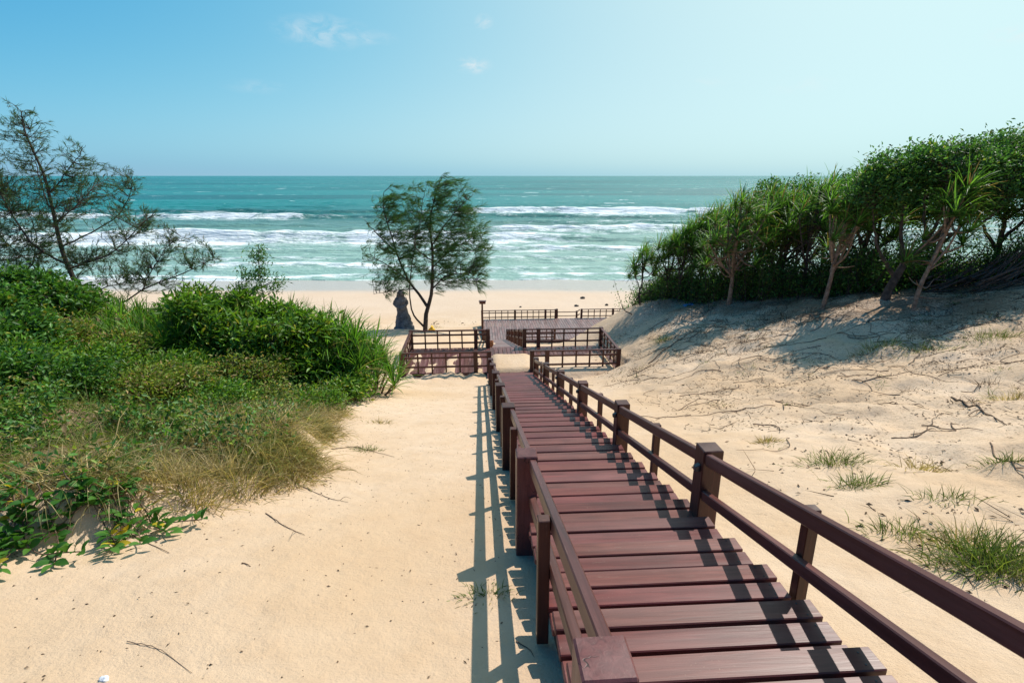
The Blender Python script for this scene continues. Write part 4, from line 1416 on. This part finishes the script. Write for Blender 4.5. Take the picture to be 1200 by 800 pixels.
# saplings poking above the big bush
for lab, u, y, vt, wdt, nt in (('slender airy sapling rising above the big bush', 318, 13.4, 286, .50, 46), ('thin small sapling left of the taller one above the big bush', 296, 13.6, 310, .30, 22)):
    p = P_of(u, y, 420)
    h = top_h(p, vt)
    limbs = [([(0, 0, -.1), (.03, 0, h * .4), (0, 0, h * .75), (.06, 0, h)], .018, .004)]
    els = [((0, 0, h * .86), (wdt * .45, wdt * .4, h * .14)), ((.05, 0, h * .72), (wdt, wdt * .6, h * .10))]
    broad_tree('sapling', lab, p, limbs, els, nt, 26, .085, mat='leaf_tree', cat='sapling', group='saplings behind the big bush', twig_r=.005, spread=.10, aspect=.35)

# ------------------------------------------------------------------ trailing vine with broad leaves at the lower left
vp = hit(110, 590)
vine = tag(empty('beach_vine', vp), 'trailing vine with broad green and yellow leaves on the sand at lower left', 'vine')


def vine_leaf(seed):
    rng = np.random.default_rng(seed)
    n = 7
    rows = []
    for k in range(n):
        t = k / (n - 1)
        w = .52 * math.sin(math.pi * (t * .94 + .03)) ** .8 * .5
        zc = .12 * math.sin(t * 2.6) - .10 * t * t
        rows += [(t, -w, zc + .10 * w * 2), (t, 0, zc), (t, w, zc + .10 * w * 2)]
    F = []
    for k in range(n - 1):
        for m_ in (0, 1):
            a = 3 * k + m_
            F.append((a, a + 1, a + 4, a + 3))
    return mesh_np('leaf', np.array(rows) + rng.normal(size=(len(rows), 3)) * .008, np.array(F), True, [M['vine']])


VL = [vine_leaf(i) for i in range(3)]
M['vine_a'] = leaf_material('vine_leaf_green', (0.036, 0.115, 0.018), (0.036, 0.115, 0.018), None, .35, .5, .2)
M['vine_b'] = leaf_material('vine_leaf_light', (0.070, 0.170, 0.025), (0.070, 0.170, 0.025), None, .35, .5, .2)
M['vine_c'] = leaf_material('vine_leaf_yellow', (0.46, 0.36, 0.03), (0.46, 0.36, 0.03), None, .35, .5, .2)
VM = []
for i, mm in enumerate(('vine_a', 'vine_b', 'vine_c')):
    me = VL[i].copy()
    me.materials.clear()
    me.materials.append(M[mm])
    VM.append(me)
run = []
for r in range(26):
    u, v = RNG.uniform(20, 190), RNG.uniform(535, 606)
    q = hit(u, v) - vp
    ang = RNG.uniform(-2.2, -.6)
    pts = []
    for k in range(6):
        w_ = np.array([vp[0] + q[0], vp[1] + q[1]])
        pts.append((q[0], q[1], gz(w_[0], w_[1]) - vp[2] + .03 + .05 * random.random() + max(0, .08 - .02 * k)))
        ang += RNG.normal() * .3
        q = q + np.array([math.cos(ang) * .14, math.sin(ang) * .14, 0])
    P = smooth_line(pts, 16)
    run.append((P, np.full(len(P), .005)))
    for k in range(1, len(P)):
        if random.random() < .2:
            continue
        for s_ in (-1, 1):
            d = P[k] - P[k - 1]
            yaw = math.atan2(d[1], d[0]) + s_ * RNG.uniform(.5, 1.3)
            L = RNG.uniform(.075, .135)
            link('leaf', VM[int(RNG.choice(3, p=(.55, .41, .04)))], vine, P[k], (RNG.normal() * .35, -RNG.uniform(-.1, .9), yaw), (L, L * RNG.uniform(.75, 1.05), L))
V, F = tubes(run, 5)
link('runner', mesh_np('runner', V, F, True, [M['twig']]), vine)

# ------------------------------------------------------------------ grass
def scatter(n, x0, x1, y0, y1, dens):
    out = []
    got = 0
    while got < n:
        x = RNG.uniform(x0, x1, n)
        y = RNG.uniform(y0, y1, n)
        k = RNG.random(n) < dens(x, y)
        out.append(np.c_[x[k], y[k]])
        got += k.sum()
    P = np.concatenate(out)[:n]
    return np.c_[P, ground_h(P[:, 0], P[:, 1]) - .01]


def tuft_field(n_tufts, per, dens, box, Lr, Wr, lean, spread=.10, bend=(.5, 2.0), flow=(0, -.3, 0), fan=.35):
    C = scatter(n_tufts, *box, dens)
    k = np.repeat(np.arange(n_tufts), per)
    n = len(k)
    tl = unit(RNG.normal(size=(n_tufts, 3)) * np.array([1, 1, 0]) + 1e-6) * RNG.uniform(0, .5, (n_tufts, 1))
    off = RNG.normal(size=(n, 3)) * spread * np.array([1, 1, 0])
    P = C[k] + off
    P[:, 2] = ground_h(P[:, 0], P[:, 1]) - .01
    D = np.array([0, 0, 1.0]) + off / spread * fan + tl[k] + RNG.normal(size=(n, 3)) * lean * np.array([1, 1, .3]) + np.array(flow)
    sc_ = RNG.uniform(.4, 1.3, n_tufts)[k]
    return blades(P, D, RNG.uniform(*Lr, n) * sc_, RNG.uniform(*Wr, n), RNG.uniform(*bend, n), 3)


def d_dry(x, y):
    e = left_inside(x, y)
    front = sstep(0, .25, e) * (1 - sstep(.7, 2.4, e + .5 * fbm(x / 1.5, y / 1.5, 2, 43)))
    return front * (1 - sstep(9.5, 11.5, y)) * sstep(.36, .62, fbm(x / .8, y / .8, 2, 44) * .5 + .55) * sstep(3.6, 4.4, y - .28 * (x + 4))


def d_green(x, y):
    e = left_inside(x, y)
    return sstep(.1, .7, e) * (1 - sstep(17, 20, y)) * (.85 - .6 * sstep(6.5, 9, y)) * sstep(3.7, 4.5, y - .28 * (x + 4)) * sstep(.30, .55, fbm(x / .9, y / .9, 2, 45) * .5 + .52)


V, F = tuft_field(560, 70, d_dry, (-9, -2, 3.0, 11.5), (.18, .54), (.005, .012), .42, .12, (1.0, 3.2), (.05, -.25, 0), .62)
tag(link('dry_grass', mesh_np('dry_grass', V, F, False, [M['drygrass']])), 'straw-coloured dry grass hanging over the sand edge of the left dune', 'grass', kind='stuff')
V, F = tuft_field(2000, 22, d_green, (-14, -2, 3.2, 19), (.14, .42), (.005, .010), .4, .11, (.6, 2.2), (.05, -.15, 0))
tag(link('green_grass', mesh_np('green_grass', V, F, False, [M['greengrass']])), 'olive green grass covering the left dune between the shrubs', 'grass', kind='stuff')


# low broad-leaved weeds among the grass
def d_low(x, y):
    e = left_inside(x, y)
    return sstep(.2, .8, e) * (1 - sstep(10, 12, y)) * sstep(3.4, 4.2, y - .28 * (x + 4)) * sstep(.45, .62, fbm(x / .9, y / .9, 3, 46) * .6 + .55)


C = scatter(1000, -9, -2, 3.2, 12, d_low)
k = np.repeat(np.arange(1000), 26)
n = len(k)
hgt = RNG.uniform(.12, .46, 1000)[k]
off = RNG.normal(size=(n, 3)) * np.array([.09, .09, 0])
P = C[k] + off
P[:, 2] += RNG.random(n) * hgt + .02
for nm, mt, sel, lab in (('low_weeds', 'leaf_dark', k % 3 != 0, 'low dark broad-leaved weeds among the grass of the left dune'),
                         ('pale_weeds', 'leaf_light', k % 3 == 0, 'low yellowish weeds among the grass of the left dune')):
    m = int(sel.sum())
    V, F = leaves(P[sel], off[sel] * 6 + RNG.normal(size=(m, 3)) * .6, RNG.normal(size=(m, 3)) * .6 + np.array([0, 0, .9]), RNG.uniform(.045, .10, m), RNG.uniform(.02, .045, m))
    tag(link(nm, mesh_np(nm, V, F, False, [M[mt]])), lab, 'weeds', kind='stuff')


def tussock(label, p, n, r, L, mat, name='grass_tussock', squash=.6, tilt=(0, 0)):
    off = RNG.normal(size=(n, 3)) * r * np.array([1, squash, 0])
    P = off.copy()
    P[:, 2] = ground_h(P[:, 0] + p[0], P[:, 1] + p[1]) - p[2] - .01
    D = np.array([0, 0, .8]) + off / r * .45 + RNG.normal(size=(n, 3)) * .35 + np.array([tilt[0], tilt[1], 0])
    V, F = blades(P, D, RNG.uniform(.5, 1.15, n) * L, RNG.uniform(.004, .009, n), RNG.uniform(.4, 2.2, n), 3)
    return tag(link(name, mesh_np(name, V, F, False, [M[mat]]), None, p), label, 'grass', 'grass tussocks on the sand')


TUS = [(978, 548, 150, .20, .22, 'greengrass', 'long green tussock on the right slope above the railing'),
       (1005, 572, 120, .16, .20, 'greengrass', 'green tussock touching the long one on the right slope'),
       (1080, 545, 70, .17, .20, 'drygrass', 'thin dry tussock right of the long green one'),
       (1112, 588, 70, .16, .18, 'greengrass', 'sparse tussock in the middle of the right slope'),
       (1055, 625, 110, .17, .17, 'greengrass', 'sparse green tussock just above the handrail'),
       (1150, 660, 300, .22, .30, 'greengrass', 'large bushy tussock at the lower right'),
       (1185, 672, 240, .18, .28, 'greengrass', 'bushy tussock at the lower right frame edge'),
       (1120, 640, 90, .20, .24, 'drygrass', 'straw-coloured tussock beside the large bushy one'),
       (897, 523, 90, .10, .13, 'drygrass', 'small brown tussock left of the long green one'),
       (1030, 408, 200, .35, .24, 'greengrass', 'dark tussock on the upper right slope'),
       (1085, 408, 180, .30, .20, 'greengrass', 'yellow-green tussock right of the dark one on the upper slope'),
       (1168, 392, 220, .40, .24, 'greengrass', 'wide tussock near the trees at the right'),
       (778, 398, 130, .17, .28, 'greengrass', 'dark tuft on the dune face beside the platform'),
       (1190, 465, 90, .20, .30, 'drygrass', 'brown tuft at the right frame edge below the trees'),
       (1178, 545, 80, .14, .18, 'greengrass', 'tuft at the right frame edge halfway down the slope'),
       (445, 494, 60, .14, .14, 'drygrass', 'small straw tuft on the sand left of the stairs'),
       (428, 526, 110, .15, .10, 'greengrass', 'flat creeping tuft on the open sand left of the stairs'),
       (352, 535, 170, .22, .20, 'drygrass', 'isolated brown tussock at the tip of the dry grass'),
       (572, 698, 70, .13, .08, 'greengrass', 'tiny tuft in the rail shadow beside the stairs'),
       (215, 575, 330, .20, .42, 'drygrass', 'large drooping straw tussock overhanging the sand'),
       (270, 562, 330, .22, .42, 'drygrass', 'broad straw tussock right of the overhanging one'),
       (310, 545, 220, .20, .34, 'drygrass', 'straw tussock at the right end of the dry fringe'),
       (508, 384, 120, .35, .22, 'drygrass', 'dry tuft at the foot of the tree by the statue')]
for (u, v, n, r, L, mat, lab) in TUS:
    tussock(lab, hit(u, v), int(n * 1.7), r * .8, L, mat)

# ------------------------------------------------------------------ fallen twigs, creepers and litter on the sand
def twig(label, uv, r, forks=2, lift=.015, name='fallen_twig'):
    W = []
    for (u, v) in uv:
        q = hit(u, v)
        W.append((q[0], q[1], q[2] + lift))
    base = np.array(W[0])
    P = smooth_line(np.array(W) - base, 14)
    P[:, 2] = ground_h(P[:, 0] + base[0], P[:, 1] + base[1]) - base[2] + r * .5 + np.abs(RNG.normal(size=len(P))) * .004
    pol = [(P, np.linspace(r, r * .35, len(P)))]
    for i in range(forks):
        k = int(RNG.integers(2, len(P) - 2))
        d = unit(P[k + 1] - P[k - 1])
        sd = np.array([-d[1], d[0], .25]) * random.choice((-1, 1))
        L = np.linalg.norm(P[-1] - P[0]) * RNG.uniform(.12, .3)
        q = P[k] + (d * .7 + sd * .6) * L
        q[2] = gz(base[0] + q[0], base[1] + q[1]) - base[2] + .02
        pol.append((smooth_line([P[k], (P[k] + q) / 2 + np.array([0, 0, .03]), q], 6), np.linspace(r * .6, r * .25, 6 if False else len(smooth_line([P[k], (P[k] + q) / 2, q], 6)))))
    V, F = tubes(pol, 5)
    return tag(link(name, mesh_np(name, V, F, True, [M['palebark' if 'straw' in label else 'twig']]), None, base), label, 'twig', 'twigs lying on the sand')


TW = [([(1115, 466), (1140, 478), (1180, 496)], .020, 1, 'thick dead branch lying on the upper right slope'),
      ([(1000, 474), (1035, 474), (1085, 480)], .013, 3, 'forked twig left of the thick dead branch'),
      ([(1010, 450), (1035, 443), (1070, 432)], .010, 3, 'thin twig higher on the slope above the forked one'),
      ([(1045, 512), (1075, 508), (1095, 500)], .008, 2, 'slender twig below the forked one on the slope'),
      ([(1160, 520), (1180, 545), (1200, 560)], .009, 2, 'twig at the right frame edge beside a tuft'),
      ([(1100, 440), (1130, 432), (1145, 428)], .008, 1, 'short twig between the upper tussocks and the thick branch'),
      ([(890, 430), (905, 432), (912, 426)], .008, 1, 'short twig on the open right slope'),
      ([(795, 480), (820, 468), (842, 472)], .008, 2, 'twig on the right slope level with the third post'),
      ([(760, 425), (790, 402), (815, 385)], .018, 2, 'exposed root running up the dune face beside the platform'),
      ([(735, 440), (757, 432), (772, 420)], .014, 2, 'lower exposed root at the foot of the right dune'),
      ([(150, 755), (190, 765), (226, 794)], .003, 0, 'thin curved straw stalk on the sand at bottom left'),
      ([(312, 605), (335, 622), (358, 634)], .005, 1, 'thin twig on the sand below the dry fringe'),
      ([(355, 570), (385, 584), (408, 590)], .004, 1, 'twig right of the dry fringe on open sand'),
      ([(285, 668), (289, 669), (295, 672)], .006, 0, 'short dark stick on the open sand at left'),
      ([(120, 590), (150, 625), (200, 655)], .006, 2, 'long dry runner trailing from the vine onto the sand'),
      ([(388, 527), (420, 524), (462, 534)], .006, 3, 'dry creeper stem on the sand left of the stairs'),
      ([(605, 752), (620, 762), (626, 770)], .004, 0, 'tiny stick in the shade beside the front post'),
      ([(1105, 668), (1130, 676), (1142, 690)], .006, 1, 'twig below the large bushy tussock'),
      ([(940, 370), (975, 378), (1010, 374)], .010, 3, 'twig in the shade under the thicket'),
      ([(1090, 390), (1120, 385), (1160, 378)], .012, 3, 'fallen branch in the shade under the leaning tree')]
for uv, r, fk, lab in TW:
    twig(lab, uv, r, fk)

# crumbs of leaf and stem strewn over the slopes
n = 30000


def d_lit(x, y):
    a = sstep(2.0, 4.0, x) * (.35 + .65 * sstep(11, 16, .62 * x + .78 * y)) * sstep(.42, .75, fbm(x / .8, y / .6, 3, 47) * .6 + .55)
    e = left_inside(x, y)
    b = .5 * sstep(-.9, .2, e) * (1 - sstep(12, 16, y)) + .10 * (x < 0)
    return np.where(x > 1.8, a, np.where(x < .1, b, .0))


C = scatter(n, -7, 15, 1.2, 21, d_lit)
C[:, 2] += .012
D = RNG.normal(size=(n, 3)) * np.array([1, 1, .12])
small = np.where(C[:, 0] < 0, .45, 1.0)
V1, F1 = leaves(C, D, RNG.normal(size=(n, 3)) * .35 + np.array([0, 0, 1]), RNG.uniform(.015, .075, n) * small, RNG.uniform(.008, .03, n) * small)
m = 7000
C2 = scatter(m, 2, 15, 3, 21, d_lit)
C2[:, 2] += .012
V2, F2 = blades(C2, RNG.normal(size=(m, 3)) * np.array([1, 1, .07]), RNG.uniform(.06, .36, m), RNG.uniform(.005, .011, m), RNG.uniform(0, .05, m), 3)
tag(link('leaf_litter', mesh_np('leaf_litter', np.concatenate([V1, V2]), np.concatenate([F1, F2 + len(V1)]), False, [M['litter']])),
    'scattered brown leaf and stem litter on the dune sand', 'litter', kind='stuff')

# little dead weeds and sprigs rooted all over the right slope
def d_weed(x, y):
    return sstep(2.6, 4.0, x) * (.12 + .88 * sstep(11, 16.5, .62 * x + .78 * y)) * sstep(.40, .7, fbm(x / 1.1, y / .8, 3, 49) * .6 + .55) * (1 - .9 * ((x < 5.0) & (y > 16)))


for nm, cnt, per, mt, Lr, lab in (('dead_weeds', 420, 26, 'litter', (.05, .20), 'dark withered weeds dotted over the right slope'),
                                  ('sprigs', 130, 22, 'greengrass', (.05, .17), 'small green sprigs dotted over the right slope')):
    V, F = tuft_field(cnt, per, d_weed, (2.4, 15, 3.5, 20), Lr, (.005, .010), .75, .075, (.2, 1.6), (0, -.1, 0))
    tag(link(nm, mesh_np(nm, V, F, False, [M[mt]])), lab, 'weeds', kind='stuff')

# creeping runners on the right slope
pol = []
for i in range(330):
    x = RNG.uniform(3.2, 13)
    y = RNG.uniform(6.5, 19)
    q = .62 * x + .78 * y
    if RNG.random() > .20 + .8 * float(sstep(9, 16, q)) or (x < 4.8 and 15.5 < y):
        continue
    a = RNG.normal() * .7 + (math.pi if RNG.random() < .5 else 0)
    pts = []
    for k in range(int(RNG.integers(5, 12))):
        pts.append((x, y, gz(x, y) + .006 + .02 * RNG.random()))
        a += RNG.normal() * .45
        x += math.cos(a) * .16
        y += math.sin(a) * .16
    P = smooth_line(pts, len(pts) * 2)
    pol.append((P, np.linspace(.008, .003, len(P)) * RNG.uniform(.6, 1.3)))
V, F = tubes(pol, 4)
tag(link('creeper_runners', mesh_np('creeper_runners', V, F, True, [M['twig']])), 'thin brown creeper runners spread over the right slope', 'creepers', kind='stuff')


# ------------------------------------------------------------------ statue, sack and small finds
def statue():
    p = at(472.5, 384, 26.6)
    p[2] = gz(p[0], p[1])
    root = tag(empty('stone_statue', p), 'dark weathered stone statue of a robed figure by the tree', 'statue')
    prof = [(0.0, .40, .34, .05), (.12, .42, .35, .05), (.28, .40, .33, .05), (.5, .34, .29, .04), (.8, .27, .24, 0), (1.02, .262, .21, -.02), (1.18, .30, .21, -.03),
            (1.36, .32, .20, -.03), (1.46, .27, .18, -.03), (1.52, .19, .16, -.04), (1.56, .155, .14, -.045), (1.61, .15, .145, -.05), (1.69, .145, .155, -.04), (1.78, .14, .15, -.04),
            (1.86, .10, .11, -.03), (1.89, .05, .06, -.03), (1.905, .01, .01, -.03)]
    zz = np.array([q[0] for q in prof])
    zs = np.linspace(0, 1.905, 70)
    rx, ry, ox = (np.interp(zs, zz, [q[i] for q in prof]) for i in (1, 2, 3))
    na = 44
    a = np.linspace(0, 2 * np.pi, na, endpoint=False)
    A, Z = np.meshgrid(a, zs)
    RX, RY, OX = (np.repeat(q[:, None], na, 1) for q in (rx, ry, ox))
    folds = 1 + .07 * np.sin(A * 9 + 2.0 * np.sin(Z * 3)) * (Z < 1.15) * (1 - Z / 1.3) + .26 * fbm(A * 1.4 + 4, Z * 4.5, 4, 88)
    # arms folded across the chest, on the side turned to the stairs
    arms = .07 * np.exp(-((Z - 1.12 - .10 * np.cos(A * 2)) / .085) ** 2) * (np.sin(A) < .35)
    face = .022 * np.exp(-((Z - 1.70) / .03) ** 2 - ((A - 4.71) / .22) ** 2) - .015 * np.exp(-((Z - 1.735) / .02) ** 2) * (np.exp(-((A - 4.45) / .12) ** 2) + np.exp(-((A - 4.97) / .12) ** 2))
    hair = .035 * (Z > 1.45) * (Z < 1.80) * (np.sin(A) > -.2)
    Rr = folds
    x_ = OX + np.cos(A) * (RX * Rr + arms + face + hair)
    y_ = np.sin(A) * (RY * Rr + arms + face + hair)
    V = np.c_[x_.ravel(), y_.ravel(), Z.ravel()]
    idx = np.arange(len(zs) * na).reshape(len(zs), na)
    F = np.stack([idx[:-1], np.roll(idx[:-1], -1, 1), np.roll(idx[1:], -1, 1), idx[1:]], -1).reshape(-1, 4)
    link('figure', mesh_np('figure', V, F, True, [M['stone']]), root, (0, 0, .10))
    bm = bmesh.new()
    bmesh.ops.create_icosphere(bm, subdivisions=3, radius=.5)
    for v in bm.verts:
        c = v.co
        k = 1 + .25 * float(fbm(c.x * 3 + 9, c.y * 3 + c.z * 2, 3, 99))
        v.co = Vector((c.x * 1.02 * k + .08, c.y * .9 * k, c.z * .55 * k + .02))
    me = bpy.data.meshes.new('rock_base')
    bm.to_mesh(me)
    bm.free()
    me.materials.append(M['stone'])
    link('rock_base', me, root)


statue()


def lump(name, label, cat, p, size, mat, seed, sub=2, group=None, amp=.3):
    bm = bmesh.new()
    bmesh.ops.create_icosphere(bm, subdivisions=sub, radius=.5)
    for v in bm.verts:
        c = v.co
        k = 1 + amp * float(fbm(c.x * 3.3 + seed, c.y * 3.3 + c.z * 2.1, 3, seed))
        v.co = Vector((c.x * size[0] * k, c.y * size[1] * k, (c.z + .32) * size[2] * k))
    me = bpy.data.meshes.new(name)
    bm.to_mesh(me)
    bm.free()
    me.materials.append(M[mat])
    me.polygons.foreach_set('use_smooth', np.ones(len(me.polygons), dtype=bool))
    return tag(link(name, me, None, p), label, cat, group)


q = at(505.5, 378, 27.6)
q[2] = gz(q[0], q[1])
sack = lump('sack', 'small yellow sack lying at the foot of the tree by the statue', 'sack', q, (.34, .28, .30), 'yellow', 5, 3)
bm = bmesh.new()
bmesh.ops.create_cone(bm, cap_ends=True, segments=10, radius1=.05, radius2=.075, depth=.09)
me = bpy.data.meshes.new('tied_neck')
bm.to_mesh(me)
bm.free()
me.materials.append(M['yellow'])
link('tied_neck', me, sack, (.02, 0, .27), (.3, .4, 0))

for u, v, sz, lab in ((683, 350, (.5, .35, .25), 'dark lump of driftwood on the beach nearest the water'), (675.5, 359, (.42, .3, .2), 'dark lump on the beach just behind the deck railing'),
                      (711, 358, (.3, .25, .2), 'small dark lump on the beach left of the dune tip'), (610, 360, (.2, .2, .12), 'tiny dark lump on the beach behind the deck railing')):
    lump('beach_debris', lab, 'debris', hit(u, v), sz, 'rock', int(u), 2, 'dark lumps washed up on the beach')
# line of wrack at the top of the beach
n = 24
C = np.array([hit(RNG.uniform(505, 560), RNG.uniform(376.5, 381)) for i in range(n)]) + np.array([0, 0, .02])
V, F = leaves(C, RNG.normal(size=(n, 3)) * np.array([1, 1, .15]), RNG.normal(size=(n, 3)) * .4 + np.array([0, 0, 1]), RNG.uniform(.08, .22, n), RNG.uniform(.04, .10, n), .5)
tag(link('wrack', mesh_np('wrack', V, F, False, [M['litter']])), 'dark scraps of wrack on the sand between tree and deck', 'wrack', kind='stuff')

# blue scrap of sheeting under the trees, white shell at the bottom edge, terracotta pot on the steps
q = hit(808, 354)
xs, ys = np.meshgrid(np.linspace(-.22, .22, 9), np.linspace(-.12, .12, 6))
zs = .03 + .05 * fbm(xs * 9 + 3, ys * 9, 3, 15) + np.array([gz(q[0] + a, q[1] + b) - q[2] for a, b in zip(xs.ravel(), ys.ravel())]).reshape(xs.shape)
V = np.c_[xs.ravel(), ys.ravel(), zs.ravel()]
idx = np.arange(54).reshape(6, 9)
F = np.stack([idx[:-1, :-1], idx[:-1, 1:], idx[1:, 1:], idx[1:, :-1]], -1).reshape(-1, 4)
o = tag(link('plastic_scrap', mesh_np('plastic_scrap', V, F, True, [M['blue']]), None, q), 'pale blue scrap of plastic sheet on the dune under the screw pines', 'litter')
md = o.modifiers.new('thickness', 'SOLIDIFY')
md.thickness = .004
q = hit(121, 797)
lump('shell', 'white piece of shell half buried at the bottom left edge', 'shell', q - np.array([0, 0, .008]), (.05, .03, .03), 'white', 44, 3, amp=.5)
wx, wy = to_world(.12, 19.9)
pot = tag(empty('pot', (wx, wy, PF - .16)), 'small terracotta pot at the head of the lower steps', 'pot')
bm = bmesh.new()
rings = [(.05, 0), (.085, .06), (.10, .15), (.085, .2), (.10, .215), (.10, .23), (.08, .23), (.075, .12)]
vs = [[bm.verts.new((r * math.cos(a * math.pi / 8), r * math.sin(a * math.pi / 8), z_)) for a in range(16)] for r, z_ in rings]
for k in range(len(rings) - 1):
    for a in range(16):
        bm.faces.new((vs[k][a], vs[k][(a + 1) % 16], vs[k + 1][(a + 1) % 16], vs[k + 1][a]))
bm.faces.new(vs[0][::-1])
bm.faces.new(vs[-1])
me = bpy.data.meshes.new('body')
bm.to_mesh(me)
bm.free()
me.materials.append(M['terracotta'])
link('body', me, pot)
